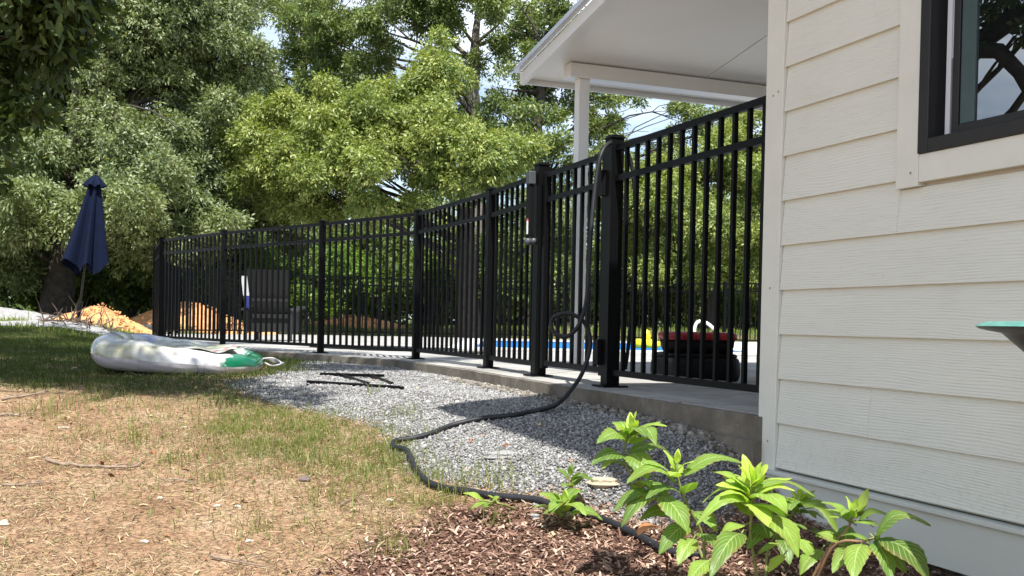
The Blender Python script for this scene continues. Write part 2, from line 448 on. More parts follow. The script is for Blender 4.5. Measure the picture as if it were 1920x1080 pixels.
def rotmats(r, n, flat=1.0):
    a = r.uniform(0, 2 * math.pi, n); bb = r.normal(0, .5 * flat, n); cc = r.normal(0, .5 * flat, n)
    ca, sa, cb, sb, c2, s2 = np.cos(a), np.sin(a), np.cos(bb), np.sin(bb), np.cos(cc), np.sin(cc); z = np.zeros(n); o = np.ones(n)
    Rz = np.stack([ca, -sa, z, sa, ca, z, z, z, o], -1).reshape(-1, 3, 3)
    Ry = np.stack([cb, z, sb, z, o, z, -sb, z, cb], -1).reshape(-1, 3, 3)
    Rx = np.stack([o, z, z, z, c2, -s2, z, s2, c2], -1).reshape(-1, 3, 3)
    return Rz @ Ry @ Rx
def stones(name, pts, z, size, mat, seed, flat=(1, .75, .55), sub=None, lift=.3, parent=None):
    r = rng(seed); n = len(pts)
    s = size * r.lognormal(0, .32, n)
    Rm = rotmats(r, n, 1.0)
    sc = np.stack([s * flat[0] * r.uniform(.7, 1.3, n), s * flat[1] * r.uniform(.7, 1.2, n), s * flat[2] * r.uniform(.6, 1.2, n)], -1)
    jit = r.uniform(.72, 1.2, (n, len(IV), 1))
    V = np.einsum('nij,nkj->nki', Rm, IV[None] * jit * sc[:, None, :])
    V += np.concatenate([pts, (z + s * flat[2] * lift)[:, None]], -1)[:, None, :]
    Fc = IF[None] + (np.arange(n) * len(IV))[:, None, None]
    return npmesh(name, V.reshape(-1, 3), Fc.reshape(-1, 3), mat, parent, attr={'v': ('FACE', np.repeat(r.random(n), len(IF)))})
def vmat(name, stops, rough=.9, spec=.2):
    m, nt, b = newmat(name)
    c = ramp(nt, attr(nt, 'v'), stops); c = mixc(nt, 1, c, ramp(nt, noise(nt, 90, 4), [(.3, .8), (.7, 1.15)]), 'MULTIPLY')
    nt.links.new(c, b.inputs['Base Color']); b.inputs['Roughness'].default_value = rough; b.inputs['Specular IOR Level'].default_value = spec
    return m
gmat = vmat('gravel_stone', [(0, (.11, .108, .108)), (.3, (.21, .206, .205)), (.7, (.31, .305, .30)), (1, (.42, .41, .405))])
pts = sample(GRAVEL, 125000, 11)
near = pts[:, 1] < 7.5
pts = np.concatenate([pts[near], pts[~near][::2]])
tag(stones('gravel', pts, gh(pts[:, 0], pts[:, 1]) + rng(1).uniform(-.002, .008, len(pts)), .0064, gmat, 12), 'pale grey crushed stone spread along the patio edge', 'gravel', kind='stuff')
rb = rng(77); tt = rb.random(1500) * 3.9; pe = np.array([[1.03 - .361 * t_, 4.22 + .932 * t_] for t_ in tt]) + np.outer(.05 + np.abs(rb.normal(0, .06, 1500)), [-.9326, -.361])
tag(stones('footing_rubble', pe, gh(pe[:, 0], pe[:, 1]) + rb.uniform(0, .014, 1500), .013, vmat('rubble', [(0, (.10, .09, .075)), (.6, (.22, .20, .17)), (1, (.36, .33, .29))]), 78), 'coarse concrete rubble and stone packed against the foot of the slab', 'rubble', kind='stuff')
# a few bigger rocks, each its own thing
def rock(px, py, s, lab, mat=gmat, seed=0, flat=(1.5, 1, .45)):
    p = G(px, py); r = random.Random(seed + int(px))
    bm = bmesh.new(); bmesh.ops.create_icosphere(bm, subdivisions=3, radius=1)
    mb = MB(); vs = []
    for v in bm.verts:
        q = v.co.copy(); k = 1 + .22 * math.sin(3.1 * q.x + px) * math.cos(2.7 * q.y + py) + .12 * math.sin(7 * q.z + px) + r.uniform(-.03, .03)
        vs.append((p.x + q.x * s * flat[0] * k, p.y + q.y * s * flat[1] * k, p.z + q.z * s * flat[2] * k + s * flat[2] * .3))
    mb.add(vs, [[v.index for v in f.verts] for f in bm.faces]); bm.free()
    o = mb.build('rock', mat); me = o.data
    a = me.attributes.new('v', 'FLOAT', 'FACE'); a.data.foreach_set('value', [.55] * len(me.polygons))
    tag(o, lab, 'rock', 'loose rocks on the gravel and dirt')
rock(940, 857, .05, 'flat pale rock lying in the middle of the sunlit gravel')
rock(1133, 912, .05, 'tan flat rock half buried at the gravel edge beside the small hydrangea', simple('tan_rock', (.4, .34, .25), .9, .2, 9))
rock(1026, 842, .014, 'small white stone at the edge of the shadow on the gravel')
rock(572, 903, .022, 'small dark pebble on the dry grass', simple('dark_rock', (.13, .1, .1), .9, .2, 9), flat=(1.1, 1, .8))
rock(1003, 972, .02, 'small pale stone on the mulch beside the hose', flat=(1, 1, .7))
rock(8, 985, .02, 'small pale stone on the bare dirt at the left edge', simple('pale_rock', (.5, .4, .3), .9, .2, 9), flat=(1, 1, .7))
# piles of gravel and dirt far left
def mound(name, cx, cy, rx, ry, h, mat, label, cat, seed, kind=None):
    r = random.Random(seed); n = 64; m = 18; V = []; Fc = []
    ph = [r.uniform(0, 6) for _ in range(6)]
    for j in range(m + 1):
        t = j / m
        for i in range(n):
            a = 2 * math.pi * i / n
            k = 1 + .12 * math.sin(2 * a + ph[0]) + .07 * math.sin(5 * a + ph[1]) + .04 * math.sin(11 * a + ph[2])
            x = cx + math.cos(a) * rx * t * k; y = cy + math.sin(a) * ry * t * k
            prof = max(0, 1 - t) ** .8 * (1 + .16 * math.sin(x * 2.3 + ph[3]) * math.cos(y * 2 + ph[4]))
            z = float(gh(x, y)) - .03 + h * prof + (r.uniform(-.03, .03) * h ** .5 if t < .97 else -.03)
            V.append((x, y, z))
    for j in range(m):
        for i in range(n):
            a = j * n + i; b_ = j * n + (i + 1) % n; Fc.append((a, b_, b_ + n, a + n))
    mb = MB(); mb.add(V, Fc); o = mb.build(name, mat, fixn=False); tag(o, label, cat, kind=kind); return o
clay = simple('orange_clay', (.58, .29, .12), .95, .3, 6, bmp=1)
mound('dirt_mound', -8.15, 20.4, 1.05, .7, .44, clay, 'orange clay mound beyond the umbrella, left of the fence', 'dirt mound', 4)
mound('dirt_mound', -7.1, 23.3, 1.6, .7, .62, clay, 'tall orange clay mound seen through the left fence panels', 'dirt mound', 8)
mound('dirt_mound', -4.1, 26.6, 1.3, .7, .36, clay, 'low orange clay mound seen through the fence right of the patio chair', 'dirt mound', 9)
clod = vmat('clay_clods', [(0, (.44, .20, .08)), (1, (.64, .36, .17))])
for (cx, cy, rx, ry, h, sd) in ((-8.15, 20.4, 1.0, .7, .44, 31), (-7.1, 23.3, 1.5, .7, .62, 32), (-4.1, 26.6, 1.4, .75, .36, 33)):
    r = rng(sd); n = 260; a = r.uniform(0, 6.28, n); t = np.sqrt(r.random(n)); p = np.stack([cx + np.cos(a) * rx * t, cy + np.sin(a) * ry * t], -1)
    o = stones('clay_clods', p, gh(p[:, 0], p[:, 1]) + h * np.clip(1 - t, 0, 1) ** .8 - .02, .024, clod, sd, flat=(1, .8, .7))
    tag(o, 'loose clods scattered over an orange clay mound', 'dirt clods', 'clods over the clay mounds', kind='stuff')
mound('gravel_pile', -10.4, 20.5, 1.9, 1.2, .30, stone_m := simple('pale_gravel', (.27, .265, .26), .95, .35, 30, bmp=1), 'low pale gravel pile at the far left edge of the yard', 'gravel pile', 14)

mound('gravel_bank', -7.7, 17.6, 1.95, .8, .15, stone_m, 'low pale gravel bank on the grass between the umbrella and the fence corner', 'gravel bank', 15)
# mulch chips and straw as thin slivers
def slivers(name, pts, z, L, W, mat, seed, tilt=.25, lift=.004, bend=.0, vv=None, parent=None):
    r = rng(seed); n = len(pts); a = r.uniform(0, 2 * math.pi, n); l = L * r.lognormal(0, .4, n); w = W * r.uniform(.6, 1.4, n)
    el = np.abs(r.normal(0, tilt, n)); d = np.stack([np.cos(a) * np.cos(el), np.sin(a) * np.cos(el), np.sin(el)], -1)
    s = np.stack([-np.sin(a), np.cos(a), r.normal(0, .35, n)], -1)
    c = np.concatenate([pts, (z + lift + l * .5 * np.sin(el))[:, None]], -1)
    bz = np.zeros((n, 3)); bz[:, 2] = bend * l
    p0 = c - d * l[:, None] / 2; p1 = c + d * l[:, None] / 2
    V = np.stack([p0 - s * w[:, None] / 2, p0 + s * w[:, None] / 2, c + bz + s * w[:, None] / 2, c + bz - s * w[:, None] / 2, p1 + s * w[:, None] * .3, p1 - s * w[:, None] * .3], 1)
    base = np.array([[0, 1, 2, 3], [3, 2, 4, 5]]); Fc = base[None] + (np.arange(n) * 6)[:, None, None]
    v = r.random(n) if vv is None else vv
    return npmesh(name, V.reshape(-1, 3), Fc.reshape(-1, 4), mat, parent, attr={'v': ('FACE', np.repeat(v, 2))})
mulm = vmat('mulch_chip', [(0, (.07, .038, .027)), (.4, (.21, .125, .092)), (.75, (.36, .23, .175)), (1, (.54, .40, .31))])
pts = sample(MULCH, 42000, 21, .06)
tag(slivers('mulch_chips', pts, gh(pts[:, 0], pts[:, 1]) + rng(2).uniform(0, .012, len(pts)), .021, .0065, mulm, 22, .3, bend=.08), 'red-brown wood mulch chips around the hydrangeas', 'mulch', kind='stuff')
strm = vmat('dry_straw', [(0, (.045, .028, .018)), (.2, (.13, .085, .05)), (.45, (.28, .205, .115)), (.6, (.22, .20, .08)), (.85, (.45, .34, .205)), (1, (.60, .50, .34))])
pts = sample_view(230000, 23, 2.4, 9.5, 1.25)
keep = (zone(pts[:, 0], pts[:, 1], GRAVEL, .05) < .3 + .02) & (rng(3).random(len(pts)) > .93 * zone(pts[:, 0], pts[:, 1], MULCH, .2)) & ~pip(pts[:, 0], pts[:, 1], SLAB) & ~pip(pts[:, 0], pts[:, 1], HOUSEP)
dens = .5 + .5 * np.sin(2.3 * pts[:, 0] + 1.1) * np.cos(1.9 * pts[:, 1] + pts[:, 0]); keep &= rng(4).random(len(pts)) < .35 + .65 * dens
pts = pts[keep]
tag(slivers('straw', pts, gh(pts[:, 0], pts[:, 1]), .034, .0021, strm, 24, .2, lift=.002, bend=.05), 'dry tan straw lying over the bare dirt', 'straw', kind='stuff')
# dead leaves
dlm = vmat('dead_leaf', [(0, (.16, .07, .035)), (.6, (.33, .16, .08)), (1, (.55, .42, .25))])
pts = sample_view(900, 25, 2.6, 9, 1.2); pts = pts[~pip(pts[:, 0], pts[:, 1], SLAB) & ~pip(pts[:, 0], pts[:, 1], HOUSEP)]
tag(slivers('leaf_litter', pts, gh(pts[:, 0], pts[:, 1]), .026, .014, dlm, 26, .18, bend=.15), 'scattered brown dead leaves on dirt and gravel', 'leaf litter', kind='stuff')
# grass blades
def blades(name, pts, H, W, mat, seed, lean=.5):
    r = rng(seed); n = len(pts); z = gh(pts[:, 0], pts[:, 1]); h = H * r.lognormal(0, .35, n); a = r.uniform(0, 6.28, n)
    ln = np.abs(r.normal(0, lean, n)); dirx = np.cos(a) * ln; diry = np.sin(a) * ln
    w = W * r.uniform(.7, 1.3, n); fa = r.uniform(0, 6.28, n); sx = np.cos(fa) * w / 2; sy = np.sin(fa) * w / 2
    p0 = np.stack([pts[:, 0], pts[:, 1], z - .004], -1)
    p1 = p0 + np.stack([dirx * h * .35, diry * h * .35, h * .62], -1); p2 = p0 + np.stack([dirx * h, diry * h, h * (1 - .25 * np.clip(ln, 0, 2))], -1)
    s = np.stack([sx, sy, np.zeros(n)], -1)
    V = np.stack([p0 - s, p0 + s, p1 + s * .8, p1 - s * .8, p2 + s * .1, p2 - s * .1], 1)
    base = np.array([[0, 1, 2, 3], [3, 2, 4, 5]]); Fc = base[None] + (np.arange(n) * 6)[:, None, None]
    return npmesh(name, V.reshape(-1, 3), Fc.reshape(-1, 4), mat, attr={'v': ('FACE', np.repeat(r.random(n), 2))})
grd = leafmat('painted_shade_grass', (.025, .05, .012), (.055, .09, .022), (.13, .15, .05), .3, .6, .25)  # tree shade painted into the green: a darker copy of the lit blades
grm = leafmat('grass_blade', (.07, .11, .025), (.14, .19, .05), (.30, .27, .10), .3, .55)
def clumped(poly, n, seed, clump=.05, per=14):
    c = sample(poly, max(1, n // per), seed, .12); r = rng(seed + 1)
    return (np.repeat(c, per, 0) + r.normal(0, clump, (len(c) * per, 2)))
out_ok = lambda p: p[~pip(p[:, 0], p[:, 1], SLAB) & ~pip(p[:, 0], p[:, 1], HOUSEP)]
pts = out_ok(np.concatenate([clumped(GREEN, 70000, 41, .07), sample(GREEN, 30000, 42)])); pts = pts[(pts[:, 1] < 15.8) & (((pts[:, 0] + 7.7) / 2.1) ** 2 + ((pts[:, 1] - 17.2) / 1.6) ** 2 > 1)]
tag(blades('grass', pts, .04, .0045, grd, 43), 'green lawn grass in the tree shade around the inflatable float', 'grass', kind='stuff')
pts = out_ok(np.concatenate([clumped(GREEN2, 6500, 44, .045, 26), sample(G2W, 5000, 45, .3)]))
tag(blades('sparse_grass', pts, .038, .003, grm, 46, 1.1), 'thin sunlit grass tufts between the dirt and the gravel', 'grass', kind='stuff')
FARG = [(-16, 15.5), (-5.9, 14.8), (-6.9, 19), (-7.6, 21.7), (-5.6, 24.1), (-2.9, 25.1), (2.5, 25.3), (9, 23), (14, 24), (14, 28), (-16, 28)]
pts = sample(FARG, 60000, 47); pts = pts[zone(pts[:, 0], pts[:, 1], PATH, .2) < .35 + .3 * rng(5).random(len(pts))]; pts = out_ok(pts); pts = pts[((pts[:, 0] + 7.7) / 2.1) ** 2 + ((pts[:, 1] - 16.8) / 1.15) ** 2 > 1]
tag(blades('meadow_grass', pts, .08, .012, leafmat('far_grass', (.08, .14, .03), (.16, .24, .05), (.28, .3, .1), .35), 48), 'sunlit taller grass between the yard and the trees', 'grass', kind='stuff')
tuf = np.concatenate([np.array(G(px, py)[:2])[None] + rng(int(px)).normal(0, sp, (nn, 2)) for px, py, sp, nn in
    ((905, 900, .09, 110), (940, 915, .06, 60), (840, 945, .05, 60), (760, 780, .05, 60), (1225, 925, .05, 40), (480, 1000, .04, 40), (740, 1040, .05, 50), (400, 905, .05, 50), (110, 765, .12, 120),
     (90, 780, .1, 80), (190, 750, .1, 80), (560, 860, .08, 90), (640, 940, .08, 60), (810, 900, .05, 80), (700, 740, .03, 20), (930, 985, .04, 25), (260, 830, .08, 60), (330, 870, .06, 40))])
tag(blades('grass_tufts', tuf, .07, .0032, grm, 49, .6), 'small green tufts dotted over dirt, gravel edge and mulch', 'grass', kind='stuff')

# ------------------------------------------------------------------ house
HZ = math.atan2(-0.9326, 0.361)
house = thing('house', 'cream lap-sided house with black window and white back porch roof', 'house', (CORNER.x, CORNER.y, 0), rz=HZ)
ms, nt, b = newmat('cream_siding')
geo = N(nt, 'ShaderNodeNewGeometry'); tco = N(nt, 'ShaderNodeTexCoord')
cmb = N(nt, 'ShaderNodeCombineXYZ'); mul_ = N(nt, 'ShaderNodeMath', operation='MULTIPLY'); mul_.inputs[1].default_value = 23.0
nt.links.new(geo.outputs['Random Per Island'], mul_.inputs[0]); nt.links.new(mul_.outputs[0], cmb.inputs[0]); nt.links.new(mul_.outputs[0], cmb.inputs[2])
va = N(nt, 'ShaderNodeVectorMath', operation='ADD'); nt.links.new(tco.outputs['Object'], va.inputs[0]); nt.links.new(cmb.outputs[0], va.inputs[1])
mpn = N(nt, 'ShaderNodeMapping'); mpn.inputs['Scale'].default_value = (1.0, .2, 1)
nt.links.new(va.outputs[0], mpn.inputs['Vector'])
warp = noise(nt, 1.0, 2, .5, mpn.outputs['Vector'], stretch=(1.5, 1, 7))
wv = N(nt, 'ShaderNodeMath', operation='MULTIPLY'); wv.inputs[1].default_value = .06; nt.links.new(warp, wv.inputs[0])
sepx = N(nt, 'ShaderNodeSeparateXYZ'); nt.links.new(va.outputs[0], sepx.inputs[0])
ad = N(nt, 'ShaderNodeMath', operation='ADD'); nt.links.new(sepx.outputs[2], ad.inputs[0]); nt.links.new(wv.outputs[0], ad.inputs[1])
fr = N(nt, 'ShaderNodeMath', operation='MULTIPLY'); fr.inputs[1].default_value = 620.0; nt.links.new(ad.outputs[0], fr.inputs[0])
sn = N(nt, 'ShaderNodeMath', operation='SINE'); nt.links.new(fr.outputs[0], sn.inputs[0])
brk = noise(nt, 1.0, 4, .6, va.outputs[0], stretch=(9, 1, 60))
grain = mixc(nt, 1, sn.outputs[0], ramp(nt, brk, [(.38, 0), (.62, 1)]), 'MULTIPLY')
bump(nt, b, grain, .0011, .6)
c = ramp(nt, noise(nt, 1.3, 5), [(.3, (.655, .665, .59)), (.7, (.715, .72, .645))])
c = mixc(nt, ramp(nt, noise(nt, 26, 3), [(.72, 0), (.78, .35)]), c, (.45, .40, .32))
szn = N(nt, 'ShaderNodeSeparateXYZ'); nt.links.new(N(nt, 'ShaderNodeTexCoord').outputs['Object'], szn.inputs[0])
low = N(nt, 'ShaderNodeMapRange'); low.inputs['From Min'].default_value = .12; low.inputs['From Max'].default_value = -.2; nt.links.new(szn.outputs[2], low.inputs['Value'])
spl = mixc(nt, 1, low.outputs[0], ramp(nt, noise(nt, 38, 5, .7), [(.5, .02), (.7, .28)]), 'MULTIPLY'); c = mixc(nt, spl, c, (.42, .36, .28))
nt.links.new(c, b.inputs['Base Color']); b.inputs['Roughness'].default_value = .55; b.inputs['Specular IOR Level'].default_value = .3
mt = simple('cream_trim', (.69, .695, .62), .5, .04, 8, bmp=.15)
PITCH = .178; Z0 = -.200
WA0, WA1, WZ0, WZ1 = .845, 2.1, .943, 2.45      # window opening
TR = .105
sd_ = MB(); rj = random.Random(5)
def sboard(a0, a1, z, zt=None):
    zt = z + PITCH + .028 if zt is None else zt
    k = (zt - z) / (PITCH + .028)
    wt = -.024 + (.016) * k
    sd_.add([(a0, -.024, z), (a1, -.024, z), (a1, wt, zt), (a0, wt, zt), (a0, -.004, z), (a1, -.004, z), (a1, -.002, zt), (a0, -.002, zt)],
            [(0, 1, 2, 3), (4, 7, 6, 5), (0, 4, 5, 1), (2, 6, 7, 3), (0, 3, 7, 4), (1, 5, 6, 2)])
joints = {0: 2.2, 1: .62, 2: 2.9, 3: 2.0, 4: 1.31, 5: 2.6}
for k in range(17):
    z = Z0 + PITCH * k
    segs = []
    if z + PITCH + .02 > WZ0 - TR and z < WZ1 + TR:
        if z < WZ0 - TR:   # board notched below the window
            segs = [(.088, WA0 - TR, None), (WA0 - TR + .001, WA1 + TR, WZ0 - TR - .002), (WA1 + TR + .001, 8.9, None)]
        else: segs = [(.088, WA0 - TR - .001, None), (WA1 + TR + .001, 8.9, None)]
    else:
        j = joints.get(k, rj.uniform(1.5, 4)); segs = [(.088, j, None), (j + .0011, 8.9, None)]
    for s0, s1, zt in segs:
        # no face of a board may share a plane with another: butt them
        sboard(s0, s1, z, zt)
sid = sd_.build('siding', ms, house, local=True)
cb = MB(); cb.box((-.03, -.03, -.215), (.086, .06, 2.75)); cb.box((-.0305, .061, -.215), (.0, .15, 2.75)); cb.build('corner_board', mt, house, local=True, bevel=.003)
# wall behind the siding, with the window opening
mwall = simple('wall_sheathing', (.6, .56, .47), .8, .05)
wl = MB()
wl.box((0, 0, -.21), (WA0 - .0, .14, 2.8)); wl.box((WA1, 0, -.21), (9, .14, 2.8)); wl.box((WA0, 0, -.21), (WA1, .14, WZ0)); wl.box((WA0, 0, WZ1), (WA1, .14, 2.8))
wl.box((0.001, .141, -.21), (.14, 9, 2.8)); wl.box((.141, 8.86, -.21), (9, 9, 2.8)); wl.box((8.86, .141, -.21), (8.999, 8.859, 2.8))
wl.build('wall', mwall, house, local=True)
# trim round the window
tr = MB(); e = -.034
tr.box((WA0 - TR, e, WZ0 - TR), (WA0 - .001, -.0, WZ1 + TR)); tr.box((WA1 + .001, e, WZ0 - TR), (WA1 + TR, -.0, WZ1 + TR))
tr.box((WA0, e + .001, WZ0 - TR + .012), (WA1, -.0, WZ0 - .001)); tr.box((WA0, e + .001, WZ1 + .001), (WA1, -.0, WZ1 + TR))
tr.build('window_trim', mt, house, local=True, bevel=.002)
# skirt board and its ledge
mskirt = simple('skirt_paint', (.56, .58, .54), .5, .06, 5)
MB().box((.05, -.045, -.395), (8.95, -.008, -.228)).build('skirt_board', mskirt, house, local=True, bevel=.003)
MB().box((.04, -.062, -.2265), (8.96, -.0005, -.2125)).build('drip_ledge', mskirt, house, local=True, bevel=.002)
MB().box((.1, .03, -.9), (8.9, 8.8, -.3)).build('foundation', simple('foundation_block', (.2, .19, .18), .95, .2, 8, bmp=.6), house, local=True)
# window
fd = simple('bronze_frame', (.011, .010, .009), .45, .15, 20)
wf = MB(); fw = .045
def frame(mb, a0, a1, z0, z1, w, y0_, y1_):
    mb.box((a0, y0_, z0), (a0 + w, y1_, z1)); mb.box((a1 - w, y0_, z0), (a1, y1_, z1))
    mb.box((a0 + w, y0_, z0), (a1 - w, y1_, z0 + w)); mb.box((a0 + w, y0_, z1 - w), (a1 - w, y1_, z1))
frame(wf, WA0, WA1, WZ0, WZ1, fw, -.042, .09)
win = wf.build('window', fd, house, local=True, bevel=.003)
s1 = MB(); s1.box((WA0 + .068, .008, WZ0 + .046), (WA0 + .088, .035, WZ1 - .046)); s1.box((WA0 + .0885, .012, WZ0 + .30), (WA0 + .097, .035, WZ1 - .046))
s1.build('sash_track', simple('white_vinyl', (.62, .64, .68), .4, .03), win, local=True)
sf = MB(); frame(sf, WA0 + .103, WA1 - .05, WZ0 + .05, WZ1 - .05, .028, .0, .035); sf.build('sash', fd, win, local=True, bevel=.002)
mgl, nt, b = newmat('window_glass')
b.inputs['Base Color'].default_value = (.006, .009, .009, 1); b.inputs['Roughness'].default_value = .0; b.inputs['IOR'].default_value = 3.0
b.inputs['Specular IOR Level'].default_value = .5
MB().box((WA0 + .132, .012, WZ0 + .079), (WA1 - .079, .02, WZ1 - .079)).build('pane', mgl, win, local=True)
MB().box((WA0 + .133, .006, WZ0 + .08), (WA0 + .192, .0115, WZ1 - .08)).build('blind_edge', simple('teal_glass_edge', (.05, .08, .075), .25, .1), win, local=True)
# roof of the house (only its shade reaches the picture)
mroof = simple('roof_shingle', (.1, .1, .1), .9, .3, 25, bmp=.8)
EV = 1.14; ET = .42
def slab_quad(mb, p, th):
    """p: four corners (top face, counter-clockwise), th thickness downwards"""
    q = [Vector(v) for v in p]; mb.add(q + [v - Vector((0, 0, th)) for v in q], [(0, 1, 2, 3), (7, 6, 5, 4), (0, 4, 5, 1), (1, 5, 6, 2), (2, 6, 7, 3), (3, 7, 4, 0)])
rf = MB(); ze = 3.13; sl_ = .5; zq = ze + sl_ * (4.5 + ET)
slab_quad(rf, [(-ET, -EV, ze), (4.5, -EV, zq), (4.5, 9.4, zq), (-ET, 9.4, ze)], .10)
slab_quad(rf, [(4.501, -EV, zq), (9.4, -EV, ze), (9.4, 9.4, ze), (4.501, 9.4, zq)], .10)
rf.build('roof', mroof, house, local=True)
sf2 = MB(); slab_quad(sf2, [(-ET + .02, -EV + .03, ze - .095), (4.5, -EV + .03, zq - .105), (4.5, -.03, zq - .105), (-ET + .02, -.03, ze - .095)], .015)
sf2.build('soffit', M['white'], house, local=True)
gb = MB(); gb.add([(.0, .0, 2.802), (9, 0, 2.802), (4.5, 0, zq - .13), (0, .1, 2.802), (9, .1, 2.802), (4.5, .1, zq - .13)], [(0, 1, 2), (3, 5, 4), (0, 3, 4, 1), (1, 4, 5, 2), (2, 5, 3, 0)])
gb.build('gable_wall', mwall, house, local=True)
mnail = simple('nail_spot', (.30, .27, .22), .8, .2, 40)
for a_n, z_n, y_n in ((.022, 1.30, -.0318), (.055, 1.31, -.0318), (.04, -.10, -.0318), (.03, .52, -.0318), (.06, 2.0, -.0318), (WA0 - .05, 1.48, -.0358), (WA0 - .035, .885, -.0358), (WA0 - .03, 1.9, -.0358)):
    nb = MB(); nb.add([(a_n + .004 * math.cos(k * .785), y_n, z_n + .005 * math.sin(k * .785)) for k in range(8)] + [(a_n + .004 * math.cos(k * .785), y_n + .004, z_n + .005 * math.sin(k * .785)) for k in range(8)], [tuple(range(8)), tuple(range(8, 16))[::-1]] + [(k, (k + 1) % 8, (k + 1) % 8 + 8, k + 8) for k in range(8)])
    nb.build('nail_head', mnail, house, local=True)
# porch: shed roof falling away from the house
RK = .55       # rake edge, metres inside the wall plane
TE = -4.23     # eave position (local a, negative = away from the camera)
zE = 2.335; zS = .158
def zr(a): return zE + (a - TE) * zS
mpw = simple('porch_white', (.84, .87, .87), .35, .03, 1.5)
pr = MB(); slab_quad(pr, [(TE, RK, zr(TE) + .07), (-.02, RK, zr(0) + .07), (-.02, 8.5, zr(0) + .07), (TE, 8.5, zr(TE) + .07)], .02)
pr.build('porch_roof', simple('galvanised', (.6, .61, .62), .4, .1, 4), house, local=True)
pc = MB(); slab_quad(pc, [(TE + .02, RK + .02, zr(TE) + .045), (-.025, RK + .02, zr(0) + .045), (-.025, RK + 1.445, zr(0) + .045), (TE + .02, RK + 1.445, zr(TE) + .045)], .035)
slab_quad(pc, [(TE + .02, RK + 1.455, zr(TE) + .045), (-.025, RK + 1.455, zr(0) + .045), (-.025, 8.5, zr(0) + .045), (TE + .02, 8.5, zr(TE) + .045)], .035)
pc.build('porch_ceiling', mpw, house, local=True)
ff = MB(); ff.box((TE - .02, RK - .02, zE - .03), (TE + .0, 8.5, zE + .06)); ff.build('eave_fascia', mpw, house, local=True)
ff = MB(); q0 = Vector((TE, RK - .021, zr(TE) + .0)); q1 = Vector((-.03, RK - .021, zr(0) + .0))
ff.add([q0 + Vector((0, 0, -.045)), q1 + Vector((0, 0, -.045)), q1 + Vector((0, 0, .049)), q0 + Vector((0, 0, .049)), q0 + Vector((0, .035, -.045)), q1 + Vector((0, .035, -.045)), q1 + Vector((0, .035, .049)), q0 + Vector((0, .035, .049))],
       [(0, 1, 2, 3), (7, 6, 5, 4), (0, 4, 5, 1), (1, 5, 6, 2), (2, 6, 7, 3), (3, 7, 4, 0)])
ff.build('rake_fascia', mpw, house, local=True)
mtl = simple('drip_metal', (.55, .57, .6), .35, .1, 4, metal=.6)
ff = MB(); ff.bar((TE - .03, RK - .045, zr(TE) + .073), (-.03, RK - .045, zr(0) + .073), .05, .035); ff.build('drip_edge', mtl, house, local=True)
MB().box((-3.92, RK + .22, 2.29), (-3.78, 8.45, 2.40)).build('porch_beam', mpw, house, local=True, bevel=.004)
ga = MB(); ga.box((TE + .001, RK + .02, zE - .05), (TE + .012, 8.45, zE - .0455)); 
for w_ in (.905, 4.4, 8.0):
    q = hw(3.8, 0, 0)
    c_ = MB(); c_.box((-3.895, w_ - .045, .02), (-3.805, w_ + .045, 2.289)); c_.box((-3.91, w_ - .06, .001), (-3.79, w_ + .06, .0195))
    col_ = c_.build('porch_column', mpw, house, local=True, bevel=.004)

# ------------------------------------------------------------------ fence
fence = thing('fence', 'black metal picket fence with gate running along the patio edge to the house', 'fence', (FP[3][0], FP[3][1], 0))
TOPZ, MIDZ, BOTZ = 1.375, 1.20, .085
def panel(parent, p, q, name='fence_panel', top=TOPZ, mid=MIDZ, bot=BOTZ, sp=.114, pk=.021, rail=.034, gate=False):
    p = Vector((p[0], p[1], 0)); q = Vector((q[0], q[1], 0)); L = (q - p).length; d = (q - p) / L
    mb = MB()
    for z in (top, mid, bot):
        mb.bar(p + Vector((0, 0, z)), q + Vector((0, 0, z)), .03, rail)
    n = max(2, round(L / sp))
    for i in range(1, n):
        c_ = p + d * (L * i / n); nrm = Vector((d.y, -d.x, 0))
        # rails are pierced by the pickets; the pickets stand slightly proud of nothing
        mb.bar(c_ + Vector((0, 0, bot + .001)), c_ + Vector((0, 0, top - .001)), pk, pk, up=tuple(d))
    o = mb.build(name, M['black'], parent, fixn=False)
    return o
def post(parent, x, y, w=.066, h=1.40, plate=True):
    a = .2
    mb = MB(); mb.bar((x, y, .012), (x, y, h), w, w, up=(-.36, .93, 0)); o = mb.build('post', M['black'], parent, fixn=False, bevel=.002)
    cpm = MB(); cpm.bar((x, y, h + .001), (x, y, h + .012), w + .012, w + .012, up=(-.36, .93, 0)); cpm.bar((x, y, h + .0125), (x, y, h + .022), w - .004, w - .004, up=(-.36, .93, 0))
    cpm.build('post_cap', M['black'], o, bevel=.003)
    if plate:
        pm = MB(); pm.bar((x, y, .002), (x, y, .0115), w + .075, w + .075, up=(-.36, .93, 0)); pm.build('base_plate', M['black'], o)
    return o
for i in range(1, len(FP)):
    post(fence, FP[i][0], FP[i][1], .082 if i in (1, 2) else .066, 1.43 if i in (1, 2) else 1.40)
def trimmed(p, q, g0=.036, g1=.036):
    p = Vector(p[:2]); q = Vector(q[:2]); d = (q - p).normalized(); a = p + d * g0; c_ = q - d * g1
    return tuple(a), tuple(c_)
for i in range(len(FP) - 1):
    if i == 1: continue
    a, c_ = trimmed(FP[i], FP[i + 1], .0 if i == 0 else .036, .036)
    panel(fence, a, c_)
